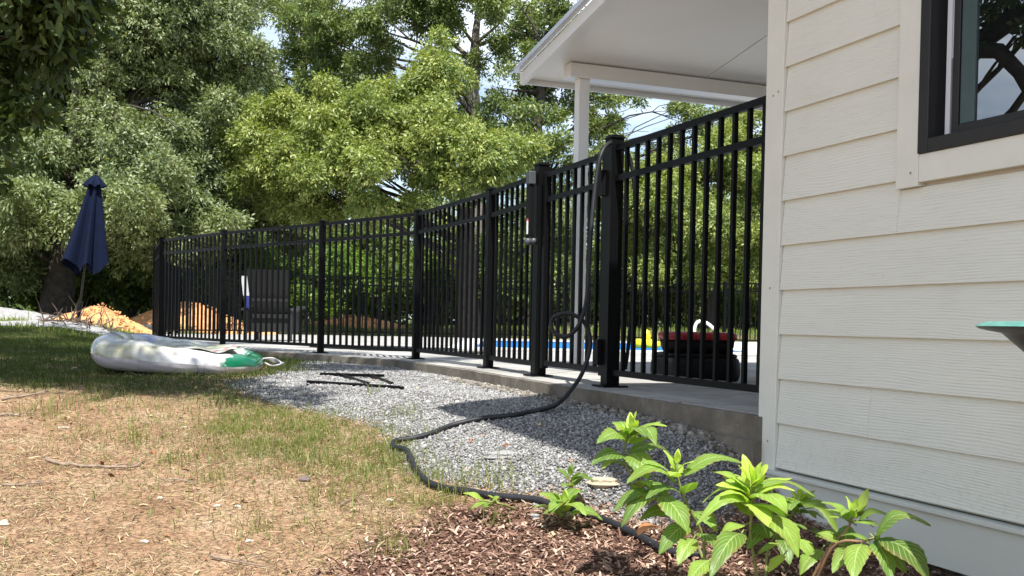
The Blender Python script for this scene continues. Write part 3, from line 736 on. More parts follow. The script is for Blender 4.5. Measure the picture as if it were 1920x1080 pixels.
# gate with stiles
a, c_ = trimmed(FP[1], FP[2], .095, .10)
gt = panel(fence, a, c_, 'gate', top=1.355, mid=1.19, bot=.095)
for s_ in (a, c_):
    st = MB(); st.bar((s_[0], s_[1], .06), (s_[0], s_[1], 1.372), .045, .045, up=(-.36, .93, 0))
    st.build('gate_stile', M['black'], gt, bevel=.002)
fo = Vector((-.93, -.36, 0))
for z in (.2, 1.18):
    h_ = MB(); p_ = Vector((FP[1][0] - .012, FP[1][1] + .02, z)) + fo * .035
    h_.bar(p_ + Vector((-.015, .02, -.075)), p_ + Vector((-.015, .02, .075)), .05, .045, up=(-.36, .93, 0)); h_.bar(p_ + Vector((-.02, .05, -.045)), p_ + Vector((-.02, .05, .045)), .035, .06, up=(-.36, .93, 0))
    h_.build('hinge', M['blackplastic'], gt, bevel=.004)
lx, ly = FP[2]; lp = Vector((lx, ly, 0)) + fo * .068 + Vector((-.012, .0, 0))
lt = MB(); lt.bar(lp + Vector((0, 0, .95)), lp + Vector((0, 0, 1.30)), .036, .04, up=(-.36, .93, 0)); latch = lt.build('latch', M['blackplastic'], gt, bevel=.005)
k_ = MB(); k_.bar(lp + Vector((0, 0, 1.301)), lp + Vector((0, 0, 1.39)), .05, .062, up=(-.36, .93, 0)); k_.build('latch_knob', M['greyplastic'], latch, bevel=.006)
k_ = MB(); k_.bar(lp + fo * .021 + Vector((0, 0, .965)), lp + fo * .021 + Vector((0, 0, 1.055)), .022, .004, up=tuple(fo)); k_.build('latch_label', M['labelwhite'], latch)
k_ = MB(); k_.bar(lp + fo * .021 + Vector((0, 0, 1.0555)), lp + fo * .021 + Vector((0, 0, 1.07)), .022, .004, up=tuple(fo)); k_.build('latch_label', M['labelred'], latch)['label'] = 'red warning strip on the gate latch label'
k_ = MB(); k_.lathe([(0, -.024), (.02, -.022), (.026, -.008), (.026, .012), (.018, .022), (0, .024)], lp + fo * .01 + Vector((-.004, 0, .915)), 14); k_.lathe([(0, -.02), (.016, -.018), (.02, 0), (.016, .018), (0, .02)], lp + fo * .01 + Vector((.035, -.012, .918)), 12)
k_.build('lock_cylinder', M['greyplastic'], latch, smooth=True)
# far fence
ffn = thing('fence', 'distant black picket fence on the far side of the pool, in front of the trees', 'fence', (FAR[4][0], FAR[4][1], 0))
for i in range(len(FAR) - 1):
    p = Vector(FAR[i]); q = Vector(FAR[i + 1]); n = max(1, round((q - p).length / 1.83))
    for j in range(n):
        a = p.lerp(q, j / n); c_ = p.lerp(q, (j + 1) / n); ta, tb = trimmed(tuple(a), tuple(c_))
        panel(ffn, ta, tb, pk=.02, rail=.03)
        post(ffn, c_.x, c_.y, .066, 1.40, False)

# ------------------------------------------------------------------ hose
def smooth_path(pts, k=8):
    P = [Vector(p) for p in pts]; out_ = []
    for i in range(len(P) - 1):
        p0 = P[max(i - 1, 0)]; p1 = P[i]; p2 = P[i + 1]; p3 = P[min(i + 2, len(P) - 1)]
        for j in range(k):
            t = j / k; out_.append(.5 * ((2 * p1) + (p2 - p0) * t + (2 * p0 - 5 * p1 + 4 * p2 - p3) * t * t + (3 * p1 - p0 - 3 * p2 + p3) * t ** 3))
    out_.append(P[-1]); return out_
HR = .0145
gpts = [(1325, 1052), (1255, 1046), (1200, 1018), (1150, 993), (1095, 972), (1040, 957), (1000, 947), (930, 940), (880, 930), (840, 925), (800, 910), (775, 880), (762, 852), (738, 846), (742, 834), (775, 829), (810, 820), (850, 804), (905, 792), (960, 786), (1010, 776)]
hp = [G(px, py, HR * 1.35) for px, py in gpts]
z5 = 5.62
hp += [at(1045, 757, 5.3), at(1070, 732, 5.5), at(1090, 703, z5), at(1103, 668, z5), at(1107, 640, z5), at(1100, 612, z5), at(1085, 595, z5), at(1062, 588, z5), at(1040, 594, z5), at(1033, 608, z5 - .02), at(1040, 624, z5 - .03),
       at(1060, 631, z5 - .04), at(1078, 620, z5 - .05), at(1090, 598, z5 - .05), at(1100, 560, z5), at(1105, 490, 5.7), at(1110, 410, 5.74), at(1118, 335, 5.78), at(1127, 290, 5.8), at(1141, 269.5, 5.86), at(1157, 268.5, 5.95), at(1176, 285, 5.99), at(1186, 320, 6.0), at(1191, 380, 6.0),
       at(1190, 470, 6.0), at(1186, 560, 6.0), at(1178, 650, 6.02), at(1172, 692, 6.05)]
pth = smooth_path(hp, 6)
tag(MB().tube(pth, [HR if i < 126 else .0118 for i in range(len(pth))], 10).build('garden_hose', M['hose'], smooth=True), 'grey-black garden hose looped over the gate post and trailing across gravel and mulch', 'hose')
hp = [Vector((x, y, .014)) for x, y in ((-2.6, 13.2), (-2.1, 12.6), (-1.5, 12.9), (-1.2, 13.3), (-1.7, 13.6), (-2.2, 13.2), (-1.8, 12.3), (-1.1, 12.2), (-.7, 12.8), (-.9, 13.2), (-1.4, 12.7), (-1.0, 11.9), (-.3, 11.8))]
tag(MB().tube(smooth_path(hp, 8), .016, 8).build('pool_hose', M['hose'], smooth=True), 'dark hose coiled loosely on the patio left of the pool', 'hose')

# ------------------------------------------------------------------ patio things
# reclining wicker chair seen from behind
cb_ = at(508, 640, 16.6); cx, cy = cb_.x, cb_.y
ch = thing('patio_chair', 'dark wicker patio lounge chair with a tall slatted back behind the fence', 'chair', (cx, cy, 0))
s_ = MB()
for i in range(7):
    x0_ = cx - .35 + i * .1; x1_ = x0_ + .094; zt = 1.14
    k0 = .74 + .0 * i
    def bx(x): return cx + (x - cx) * 1.0
    s_.add([(cx + (x0_ - cx) * .82, cy + .02, .36), (cx + (x1_ - cx) * .82, cy + .02, .36), (x1_, cy - .26, zt), (x0_, cy - .26, zt),
            (cx + (x0_ - cx) * .82, cy + .045, .36), (cx + (x1_ - cx) * .82, cy + .045, .36), (x1_, cy - .235, zt), (x0_, cy - .235, zt)],
           [(0, 1, 2, 3), (7, 6, 5, 4), (0, 4, 5, 1), (1, 5, 6, 2), (2, 6, 7, 3), (3, 7, 4, 0)])
s_.build('backrest', M['wicker'], ch)
s_ = MB(); s_.bar((cx - .33, cy - .14, .66), (cx + .33, cy - .14, .66), .03, .05); s_.bar((cx - .30, cy - .03, .40), (cx + .30, cy - .03, .40), .03, .07); s_.build('back_brace', M['wicker'], ch)
s_ = MB()
for i in range(6): s_.box((cx - .31, cy + .05 + i * .1, .36 + i * .012), (cx + .31, cy + .14 + i * .1, .38 + i * .012))
s_.build('seat', M['wicker'], ch)
MB().box((cx - .32, cy + .0, .14), (cx + .32, cy + .025, .355)).build('apron', M['wicker'], ch); MB().box((cx - .32, cy + .6, .16), (cx + .32, cy + .625, .40)).build('apron', M['wicker'], ch)
for sx in (-1, 1):
    a = MB(); a.add([(cx + sx * .34, cy - .30, .49), (cx + sx * .47, cy - .26, .46), (cx + sx * .49, cy + .5, .55), (cx + sx * .34, cy + .5, .55), (cx + sx * .34, cy - .30, .52), (cx + sx * .47, cy - .26, .49), (cx + sx * .49, cy + .5, .58), (cx + sx * .34, cy + .5, .58)],
                    [(0, 1, 2, 3), (7, 6, 5, 4), (0, 4, 5, 1), (1, 5, 6, 2), (2, 6, 7, 3), (3, 7, 4, 0)]); a.build('armrest', M['wicker'], ch, bevel=.006)
    for yy, zz_ in ((-.22, .49), (.55, .548)):
        l = MB(); l.bar((cx + sx * .36, cy + yy, .001), (cx + sx * .36, cy + yy - .02, zz_), .05, .05, up=(0, 1, 0)); l.build('leg', M['wicker'], ch)
    p_ = MB(); p_.box((cx + sx * .345 - .008, cy - .18, .14), (cx + sx * .345 + .008, cy + .5, .48)); p_.build('side_panel', M['wicker'], ch)
tw = MB()
for (z0_, z1_, mm) in ((.72, 1.05, 0),):
    tw.add([(cx - .415, cy - .18, .72), (cx - .315, cy - .20, .72), (cx - .33, cy - .30, 1.03), (cx - .43, cy - .27, 1.03), (cx - .415, cy - .16, .72), (cx - .315, cy - .18, .72), (cx - .33, cy - .28, 1.03), (cx - .43, cy - .25, 1.03)],
           [(0, 1, 2, 3), (7, 6, 5, 4), (0, 4, 5, 1), (1, 5, 6, 2), (2, 6, 7, 3), (3, 7, 4, 0)])
tow = thing('towel', 'white and blue towel hanging over the left side of the patio chair', 'towel', (cx - .37, cy - .2, .5))
tw.build('white_end', M['towelwhite'], tow)
tw = MB(); tw.add([(cx - .39, cy - .10, .5), (cx - .30, cy - .12, .5), (cx - .315, cy - .20, .719), (cx - .415, cy - .18, .719), (cx - .39, cy - .08, .5), (cx - .30, cy - .10, .5), (cx - .315, cy - .18, .719), (cx - .415, cy - .16, .719)],
           [(0, 1, 2, 3), (7, 6, 5, 4), (0, 4, 5, 1), (1, 5, 6, 2), (2, 6, 7, 3), (3, 7, 4, 0)]); tw.build('blue_end', M['towelblue'], tow)

# two stacked storage tubs
def rounded_lathe(mb, c, prof, ex, ey, n=40, p=3.5):
    """super-elliptic lathe: prof = [(scale, z)]"""
    vs = []; fs = []
    for s__, z in prof:
        for k in range(n):
            a = 2 * math.pi * k / n; ca, sa = math.cos(a), math.sin(a); q = (abs(ca) ** p + abs(sa) ** p) ** (-1 / p)
            vs.append((c[0] + ca * q * ex * s__, c[1] + sa * q * ey * s__, c[2] + z))
    for i in range(len(prof) - 1):
        for k in range(n):
            a = i * n + k; b_ = i * n + (k + 1) % n; fs.append((a, b_, b_ + n, a + n))
    fs.append(tuple(range(n))[::-1]); fs.append(tuple(range((len(prof) - 1) * n, len(prof) * n)))
    mb.add(vs, fs)
bq = at(1302, 716, 6.75); bx_, by_ = bq.x, bq.y
box1 = thing('storage_ottoman', 'black rounded storage tub standing on the patio under a red-rimmed tub', 'storage tub', (bx_, by_, 0))
m_ = MB(); rounded_lathe(m_, (bx_, by_, .002), [(.88, 0), (.95, .01), (.99, .035), (1.0, .07), (.99, .12), (.96, .148), (.91, .16)], .285, .22); m_.build('body', M['blackplastic'], box1, smooth=True)
m_ = MB(); rounded_lathe(m_, (bx_, by_, .002), [(.91, .161), (.93, .167), (.91, .18), (.80, .188)], .285, .22); m_.build('lid', M['blackplastic'], box1, smooth=True)
box2 = thing('storage_tub', 'black tub with a bright red rim lid on top of the rounded black tub', 'storage tub', (bx_ + .01, by_, .191))
m_ = MB(); rounded_lathe(m_, (bx_ + .01, by_, .192), [(.84, 0), (.89, .008), (.95, .04), (.97, .08)], .24, .18, p=5); m_.build('body', M['blackplastic'], box2, smooth=True)
m_ = MB(); rounded_lathe(m_, (bx_ + .01, by_, .192), [(.98, .081), (1.02, .084), (1.03, .115), (.99, .128), (.9, .134), (.86, .130)], .24, .18, p=5); m_.build('lid', M['red'], box2, smooth=True)
for dx in (-.15, 0, .15):
    m_ = MB(); m_.box((bx_ + .01 + dx - .03, by_ - .198, .276), (bx_ + .01 + dx + .03, by_ - .1875, .31)); m_.build('lid_clip', M['red'], box2, bevel=.004)
# yellow float in the pool, white rail, dark stump
def torus(mb, c, Rr, r, n=28, m=12, sz=1, sx=1, sy=1):
    vs = []; fs = []
    for i in range(n):
        a = 2 * math.pi * i / n
        for j in range(m):
            t = 2 * math.pi * j / m; vs.append((c[0] + (Rr + r * math.cos(t)) * math.cos(a) * sx, c[1] + (Rr + r * math.cos(t)) * math.sin(a) * sy, c[2] + r * math.sin(t) * sz))
    for i in range(n):
        for j in range(m):
            fs.append((i * m + j, ((i + 1) % n) * m + j, ((i + 1) % n) * m + (j + 1) % m, i * m + (j + 1) % m))
    mb.add(vs, fs)
for (px, r_, lab, wd) in ((1207, .19, 'yellow inflatable pool toy standing left of the tubs, larger of two', 1), (1224, .14, 'smaller yellow inflatable pool toy beside the larger yellow one', .8)):
    q = at(px, 637, 20.0 if wd == 1 else 19.0)
    t_o = thing('pool_toy', lab, 'pool toy', (q.x, q.y, -.118), 'yellow pool toys')
    m_ = MB(); torus(m_, (q.x, q.y, .02), r_ * .72, r_ * .42, sz=1.1); m_.build('ring', M['yellow'], t_o, smooth=True)
    m_ = MB(); m_.lathe([(0, 0), (r_ * .35, .01), (r_ * .42, .1), (r_ * .3, .2), (0, .24)], (q.x + r_ * .3, q.y, .06), 16); m_.build('head', M['yellow'], t_o, smooth=True)
q0 = at(1302, 645, 21.6)
wr = MB(); wr.tube(smooth_path([(q0.x - .02, q0.y, .02), (q0.x, q0.y, .35), (q0.x + .08, q0.y, .48), (q0.x + .25, q0.y, .45), (q0.x + .42, q0.y - .05, .3), (q0.x + .52, q0.y - .1, .12), (q0.x + .56, q0.y - .1, .02)], 6), .035, 8)
tag(wr.build('pool_handrail', M['white'], smooth=True), 'white curved pool handrail behind the red-rimmed tub', 'handrail')
q0 = at(1410, 655, 12.5)
rr_ = MB(); rounded_lathe(rr_, (q0.x + .5, q0.y + 3, .003), [(.9, 0), (1, .03), (.95, .10), (.8, .14)], .6, .4, p=2.4); tag(rr_.build('folded_cover', M['towelwhite'], smooth=True), 'folded white cover lying on the far sunny patio right of the tubs', 'cover')

# ------------------------------------------------------------------ blue umbrella
ub = G(145, 615); ub.z = float(gh(ub.x, ub.y)); utop = at(180, 325, ub.y)
um = thing('patio_umbrella', 'closed navy blue patio umbrella leaning on its pole in the yard', 'umbrella', tuple(ub))
def ul(t): return ub.lerp(utop, t)
MB().tube([ul(-.01), ul(.5), ul(.97)], .019, 10).build('pole', simple('umbrella_pole', (.03, .028, .03), .4, .2), um, smooth=True)
MB().tube([ul(.0), ul(.165), ul(.17)], [.04, .034, .028], 10).build('pole_sleeve', M['blackplastic'], um, smooth=True)
H_u = (utop - ub).length
n = 72; vs = []; fs = []; prof = []
for j in range(26):
    t = j / 25; z = .395 + (.985 - .395) * t
    r_ = (.29 * (1 - t) ** 0.85 + .065)
    c_ = ul(z)
    for k in range(n):
        a = 2 * math.pi * k / n
        fold = 1 + (.36 * math.cos(6 * a + .6 * math.sin(2 * t + 1)) + .10 * math.cos(3 * a + 1) + .08 * math.cos(16 * a)) * (1 - .55 * t)
        rr2 = r_ * fold * .82
        dz = (.09 * math.cos(6 * a) + .04 * math.sin(2 * a)) * (1 - t) ** 3
        vs.append((c_.x + rr2 * math.cos(a), c_.y + rr2 * math.sin(a), c_.z + dz))
for j in range(25):
    for k in range(n):
        a = j * n + k; b_ = j * n + (k + 1) % n; fs.append((a, b_, b_ + n, a + n))
m_ = MB(); m_.add(vs, fs); cn = m_.build('canopy', M['navy'], um, smooth=True, fixn=False)
vs = []; fs = []
for j in range(6):
    t = j / 5; c_ = ul(.915 + .075 * t); r_ = .15 * (1 - t) ** .7 + .025
    for k in range(n):
        a = 2 * math.pi * k / n; q = r_ * (1 + .2 * math.cos(8 * a) * (1 - t)); vs.append((c_.x + q * math.cos(a), c_.y + q * math.sin(a), c_.z + .02 * math.cos(8 * a) * (1 - t)))
for j in range(5):
    for k in range(n):
        a = j * n + k; b_ = j * n + (k + 1) % n; fs.append((a, b_, b_ + n, a + n))
m_ = MB(); m_.add(vs, fs); m_.build('vent_cap', M['navy'], um, smooth=True, fixn=False)
MB().lathe([(0, -.02), (.024, -.01), (.026, .02), (.012, .04), (0, .05)], ul(1.0), 12).build('finial', M['blackplastic'], um, smooth=True)
# brush pile round the pole
r = random.Random(3); bp = MB()
for i in range(70):
    a = r.uniform(0, 6.28); d = r.random() ** .7 * .75; x = ub.x + math.cos(a) * d + .1; y = ub.y - .25 + math.sin(a) * d * .6
    L = r.uniform(.15, .5); b_ = r.uniform(0, 6.28); el = r.uniform(-.1, .6) if r.random() < .8 else 1.1; z = float(gh(x, y)) + .02 + .12 * max(0, 1 - d)
    p0 = Vector((x, y, z)); p1 = p0 + Vector((math.cos(b_) * math.cos(el), math.sin(b_) * math.cos(el), math.sin(el))) * L
    pm = p0.lerp(p1, .5) + Vector((r.uniform(-.04, .04), r.uniform(-.04, .04), r.uniform(-.02, .05)))
    bp.tube([p0, pm, p1], [.012, .009, .003], 5)
tag(bp.build('brush_pile', simple('brush_wood', (.12, .085, .065), .9, .4, 20)), 'heap of dead sticks around the foot of the blue umbrella', 'brush pile')

# ------------------------------------------------------------------ inflatable float on the grass
fc = G(316, 706); fl_c = Vector((fc.x - .07, fc.y + .46, 0)); fl_c.z = float(gh(fl_c.x, fl_c.y))
fl = thing('inflatable_float', 'white and clear inflatable pool float with coloured prints lying on the shaded grass', 'pool float', tuple(fl_c))
mfl, nt, b = newmat('clear_print_vinyl')
tco = N(nt, 'ShaderNodeTexCoord'); sx_ = N(nt, 'ShaderNodeSeparateXYZ'); nt.links.new(tco.outputs['Object'], sx_.inputs[0])
pr1 = noise(nt, 2.6, 3, .6, stretch=(1, .35, 1)); pr2 = noise(nt, 3.4, 2, .5, stretch=(1.3, .4, .6), out='Color')
sc_ = N(nt, 'ShaderNodeSeparateColor'); nt.links.new(pr2, sc_.inputs[0])
c = ramp(nt, pr1, [(.35, (.30, .31, .22)), (.5, (.42, .42, .37)), (.62, (.56, .57, .58))])
c = mixc(nt, ramp(nt, sc_.outputs[0], [(.71, 0), (.73, .6)]), c, (.5, .06, .14))
c = mixc(nt, ramp(nt, sc_.outputs[2], [(.62, 0), (.64, .75)]), c, (.12, .16, .5))
c = mixc(nt, ramp(nt, sc_.outputs[1], [(.63, 0), (.65, .7)]), c, (.55, .5, .2))
gxm = ramp(nt, sx_.outputs[0], [(.0, 0), (1, 1)])
mr = N(nt, 'ShaderNodeMapRange'); mr.inputs['From Min'].default_value = .46; mr.inputs['From Max'].default_value = .50
wob = N(nt, 'ShaderNodeMath', operation='MULTIPLY_ADD'); wob.inputs[1].default_value = .25; wob.inputs[2].default_value = -.12
nt.links.new(noise(nt, 14, 2), wob.inputs[0]); ad2 = N(nt, 'ShaderNodeMath', operation='ADD'); nt.links.new(wob.outputs[0], ad2.inputs[0]); nt.links.new(sx_.outputs[0], ad2.inputs[1])
nt.links.new(ad2.outputs[0], mr.inputs['Value'])
c = mixc(nt, mr.outputs[0], c, (.008, .13, .065))
mr2 = N(nt, 'ShaderNodeMapRange'); mr2.inputs['From Min'].default_value = .205; mr2.inputs['From Max'].default_value = .215
nt.links.new(sx_.outputs[2], mr2.inputs['Value'])
pink = mixc(nt, mr.outputs[0], (.5, .53, .58), (.34, .14, .22)); c = mixc(nt, mr2.outputs[0], c, mixc(nt, .45, c, pink))
nt.links.new(c, b.inputs['Base Color']); b.inputs['Roughness'].default_value = .16; b.inputs['Coat Weight'].default_value = .4
b.inputs['Subsurface Weight'].default_value = .0
bump(nt, b, noise(nt, 7, 2, .4, stretch=(1, 1, 2)), .012, .4)
mwv = simple('white_vinyl_float', (.50, .47, .50), .3, .05, 6, coat=.3)
def tube_ring(zlo, zhi, name, mat):
    mb = MB(); n = 90; m = 16; vs = []; fs = []
    a0, a1 = zlo, zhi
    for i in range(n):
        a = 2 * math.pi * i / n; ca, sa = math.cos(a), math.sin(a); p = 2.6
        q = (abs(ca) ** p + abs(sa) ** p) ** (-1 / p)
        r_ = .108 - .032 * ca + .003 * math.sin(9 * a) + .0012 * math.sin(23 * a)
        Rx, Ry = (.66 - r_), (.48 - r_)
        for j in range(m + 1):
            t = a0 + (a1 - a0) * j / m
            wr_ = 1 + .025 * math.sin(14 * a + 2 * j)
            x = (Rx + r_ * math.cos(t) * wr_) * ca * q; y = (Ry + r_ * math.cos(t) * wr_) * sa * q; z = r_ * .96 + r_ * math.sin(t) * 1.0
            vs.append((fl_c.x + x, fl_c.y + y, fl_c.z + z + .01 + .015 * (y / .5) - .03 * x))
    for i in range(n):
        for j in range(m):
            a = i * (m + 1) + j; b_ = ((i + 1) % n) * (m + 1) + j; fs.append((a, b_, b_ + 1, a + 1))
    mb.add(vs, fs); return mb.build(name, mat, fl, smooth=True, fixn=False)
tube_ring(-math.pi * .85, -.12, 'lower_tube', mwv)
tube_ring(-.12, math.pi * 1.15, 'upper_tube', mfl)
fm = MB(); vs = []; fs = []; n = 60
for j in range(9):
    t = j / 8
    for i in range(n):
        a = 2 * math.pi * i / n; ca, sa = math.cos(a), math.sin(a); q = (abs(ca) ** 2.6 + abs(sa) ** 2.6) ** (-1 / 2.6)
        x = .48 * t * ca * q; y = .32 * t * sa * q
        vs.append((fl_c.x + x, fl_c.y + y, fl_c.z + .182 + .015 * y / .5 - .05 * x + .012 * math.sin(17 * x + 9 * y) + .01 * math.sin(31 * y) + .02 * t))
for j in range(8):
    for i in range(n):
        a = j * n + i; b_ = j * n + (i + 1) % n; fs.append((a, b_, b_ + n, a + n))
fm.add(vs, fs); fm.build('seat_panel', mfl, fl, smooth=True, fixn=False)
fs_ = MB(); q = Vector((fl_c.x + .68, fl_c.y + .15, fl_c.z + .07))
for i in range(5):
    fs_.tube(smooth_path([q + Vector((-.06, .03 * i, .03)), q + Vector((.04, .02 * i, .04 - .01 * i)), q + Vector((.12, -.05 + .02 * i, .0)), q + Vector((.05, -.08 + .01 * i, -.02)), q + Vector((-.02, -.02, .0))], 5), .007, 6)
fs_.build('drawstring', mwv, fl, smooth=True)

# ------------------------------------------------------------------ leftover black rails on the gravel
def rail_on(px0, py0, px1, py1, w, h, lab, gap=0):
    a = G(px0, py0); c_ = G(px1, py1); mb = MB(); d = (c_ - a).normalized(); s2 = Vector((-d.y, d.x, 0))
    mb.bar(a + Vector((0, 0, h / 2 + .008)), c_ + Vector((0, 0, h / 2 + .008)), w, h)
    if gap: mb.bar(a + s2 * gap + d * -.05 + Vector((0, 0, h / 2 + .009)), c_ + s2 * gap - d * .05 + Vector((0, 0, h / 2 + .009)), w, h)
    tag(mb.build('metal_rail', M['black'], bevel=.002), lab, 'metal rail', 'leftover black rails on the gravel')
rail_on(582, 722, 756, 733, .022, .022, 'pair of black fence rails lying nearest on the sunlit gravel', .03)
rail_on(600, 706, 720, 709, .025, .022, 'black fence rail lying farthest back in the shade on the gravel')
rail_on(632, 705, 690, 724, .022, .02, 'thin black rail lying crosswise between the other two')
rail_on(690, 707, 735, 724, .022, .02, 'short thin black rail crossing at the right end of the pile')

# ------------------------------------------------------------------ sticks on the dirt
def stick(pts, r0, lab):
    rs_ = random.Random(int(pts[0][0] + pts[0][1])); P = [p + Vector((rs_.uniform(-.006, .006), rs_.uniform(-.012, .012), rs_.uniform(-.002, .006))) for p in smooth_path([G(px, py, .01) for px, py in pts], 3)]; mb = MB(); mb.tube(P, [r0 * (1 - .6 * i / len(P)) for i in range(len(P))], 6)
    m = len(P) // 2; mb.tube([P[m], P[m] + Vector((.05, .03, .012)), P[m] + Vector((.09, .05, .004))], [r0 * .5, r0 * .4, r0 * .2], 5)
    tag(mb.build('stick', M['stick'], smooth=True), lab, 'stick', 'dead sticks on the bare dirt')
stick([(85, 866), (120, 874), (170, 879), (215, 881), (250, 882), (268, 870)], .009, 'long crooked grey stick lying across the bare dirt on the left')
stick([(0, 916), (40, 914), (82, 909)], .007, 'grey stick at the left edge below the long crooked one')
stick([(0, 782), (40, 782)], .009, 'short brown stick at the left edge near the shade line')
stick([(5, 752), (60, 744), (92, 737)], .009, 'brown stick at the left edge just inside the tree shade')
stick([(640, 952), (665, 938)], .004, 'tiny twig slanting on the dry grass')
stick([(300, 905), (345, 905), (368, 914)], .004, 'thin curved twig in the middle of the dirt')
stick([(392, 1052), (440, 1060), (500, 1068)], .005, 'pale twig near the bottom edge left of centre')
wd_ = simple('pale_wood', (.5, .46, .40), .9, .2, 30)
for i, (px, py, L, a, lab) in enumerate(((120, 803, .1, .1, 'pale wood chip on the dirt below the shade line'), (408, 951, .05, .5, 'white paint flake left of two on the dirt'), (445, 952, .06, -.4, 'longer white flake on the dirt beside a small one'),
                         (468, 1017, .05, .3, 'white curled flake near the lower middle of the dirt'), (270, 1018, .06, -.3, 'white curled flake right of the bare dirt patch'), (300, 936, .04, 0, 'small white flake on the straw'), (722, 1050, .025, 0, 'small white flake by the mulch edge'), (730, 940, .05, .2, 'white flake beside the hose bend'), (345, 802, .05, 0, 'small pale chip on the sunlit straw'), (1020, 990, .04, .6, 'white chip on the mulch'))):
    L *= .62; p = G(px, py, .003); mb = MB(); d = Vector((math.cos(a), math.sin(a), .02)); 
    mb.add([p - d * L / 2 + Vector((0, -.008, 0)), p - d * L / 2 + Vector((0, .01, .004)), p + Vector((0, .012, .005)), p + Vector((0, -.008, .003)), p + d * L / 2 + Vector((0, .006, .002)), p + d * L / 2 + Vector((0, -.006, 0))], [(0, 3, 2, 1), (3, 5, 4, 2)])
    o = mb.build('wood_chip', wd_, fixn=False); m2 = o.modifiers.new('thick', 'SOLIDIFY'); m2.thickness = .004
    tag(o, lab, 'wood chip', 'pale chips and flakes on the ground')

# ------------------------------------------------------------------ bird bath
bc = at(1920, 608, 2.42); bc.x = at(1847, 608, 2.42).x + .25; g0 = float(gh(bc.x, bc.y))
bb = thing('bird_bath', 'dark bronze bird bath with turquoise glazed rim in front of the siding', 'bird bath', (bc.x, bc.y, g0))
rz_ = bc.z
mteal = simple('teal_glaze', (.10, .28, .24), .3, .25, 30)
mbz = simple('bronze_glaze', (.045, .042, .035), .4, .3, 20)
MB().lathe([(.250, -.006), (.245, .000), (.225, .006), (.19, .004), (.15, -.02), (.08, -.05), (0, -.06)], (bc.x, bc.y, rz_), 48).build('basin', mteal, bb, smooth=True, fixn=False)
MB().lathe([(.249, -.0065), (.24, -.012), (.19, -.022), (.165, -.045), (.12, -.085), (.05, -.115), (.035, -.12)], (bc.x, bc.y, rz_), 48).build('bowl', mbz, bb, smooth=True, fixn=False)
MB().lathe([(.036, rz_ - .118 - g0), (.045, rz_ - .17 - g0), (.03, rz_ - .25 - g0), (.035, .25), (.06, .12), (.12, .05), (.15, .01), (.15, -.01)], (bc.x, bc.y, g0), 32).build('pedestal', mbz, bb, smooth=True, fixn=False)

# ------------------------------------------------------------------ hydrangeas
mh, nt, b = newmat('hydrangea_leaf')
uvn = N(nt, 'ShaderNodeUVMap'); uvn.uv_map = 'uv'; sp_ = N(nt, 'ShaderNodeSeparateXYZ'); nt.links.new(uvn.outputs[0], sp_.inputs[0])
ab = N(nt, 'ShaderNodeMath', operation='ABSOLUTE'); nt.links.new(sp_.outputs[0], ab.inputs[0])
v1 = N(nt, 'ShaderNodeMath', operation='MULTIPLY_ADD'); v1.inputs[1].default_value = -.33; nt.links.new(ab.outputs[0], v1.inputs[0]); nt.links.new(sp_.outputs[1], v1.inputs[2])
v2 = N(nt, 'ShaderNodeMath', operation='MULTIPLY'); v2.inputs[1].default_value = 55; nt.links.new(v1.outputs[0], v2.inputs[0])
v3 = N(nt, 'ShaderNodeMath', operation='SINE'); nt.links.new(v2.outputs[0], v3.inputs[0])
vein = ramp(nt, v3.outputs[0], [(.0, 0), (.85, 0), (1, 1)])
mid = ramp(nt, ab.outputs[0], [(.0, 1), (.035, .9), (.07, 0)])
veins = mixc(nt, 1, vein, mid, 'LIGHTEN')
a_ = attr(nt, 'v')
c = ramp(nt, a_, [(0, (.05, .11, .022)), (.4, (.14, .26, .045)), (.75, (.30, .46, .07)), (1, (.52, .68, .10))])
c = mixc(nt, ramp(nt, noise(nt, 22, 4, .6), [(.45, 0), (.75, .35)]), c, (.24, .26, .06))
spot = ramp(nt, noise(nt, 60, 3, .6), [(.70, 0), (.75, .6)]); c = mixc(nt, spot, c, (.12, .06, .03))
edge = mixc(nt, 1, ramp(nt, ab.outputs[0], [(.72, 0), (1, 1)]), ramp(nt, noise(nt, 14, 3), [(.46, 0), (.58, .85)]), 'MULTIPLY'); c = mixc(nt, edge, c, (.25, .17, .05))
c = mixc(nt, mixc(nt, 1, veins, (.5, .5, .5), 'MULTIPLY'), c, (.62, .72, .34))
c = mixc(nt, 1, c, ramp(nt, noise(nt, 9, 4), [(.3, .7), (.7, 1.12)]), 'MULTIPLY')
nt.links.new(c, b.inputs['Base Color']); b.inputs['Roughness'].default_value = .42; b.inputs['Specular IOR Level'].default_value = .35
bump(nt, b, veins, .003, -.8)
tl = N(nt, 'ShaderNodeBsdfTranslucent'); nt.links.new(mixc(nt, 1, c, (1.35, 1.5, .5), 'MULTIPLY'), tl.inputs['Color'])
ms_ = N(nt, 'ShaderNodeMixShader'); ms_.inputs[0].default_value = .42
nt.links.new(b.outputs[0], ms_.inputs[1]); nt.links.new(tl.outputs[0], ms_.inputs[2]); nt.links.new(ms_.outputs[0], nt.nodes['Material Output'].inputs['Surface'])
mstem = simple('hydrangea_stem', (.20, .22, .07), .6, .3, 30)
mstemr = simple('woody_stem', (.24, .14, .08), .7, .3, 30)
mdead = simple('withered_leaf', (.12, .055, .03), .8, .4, 30, bmp=.5)
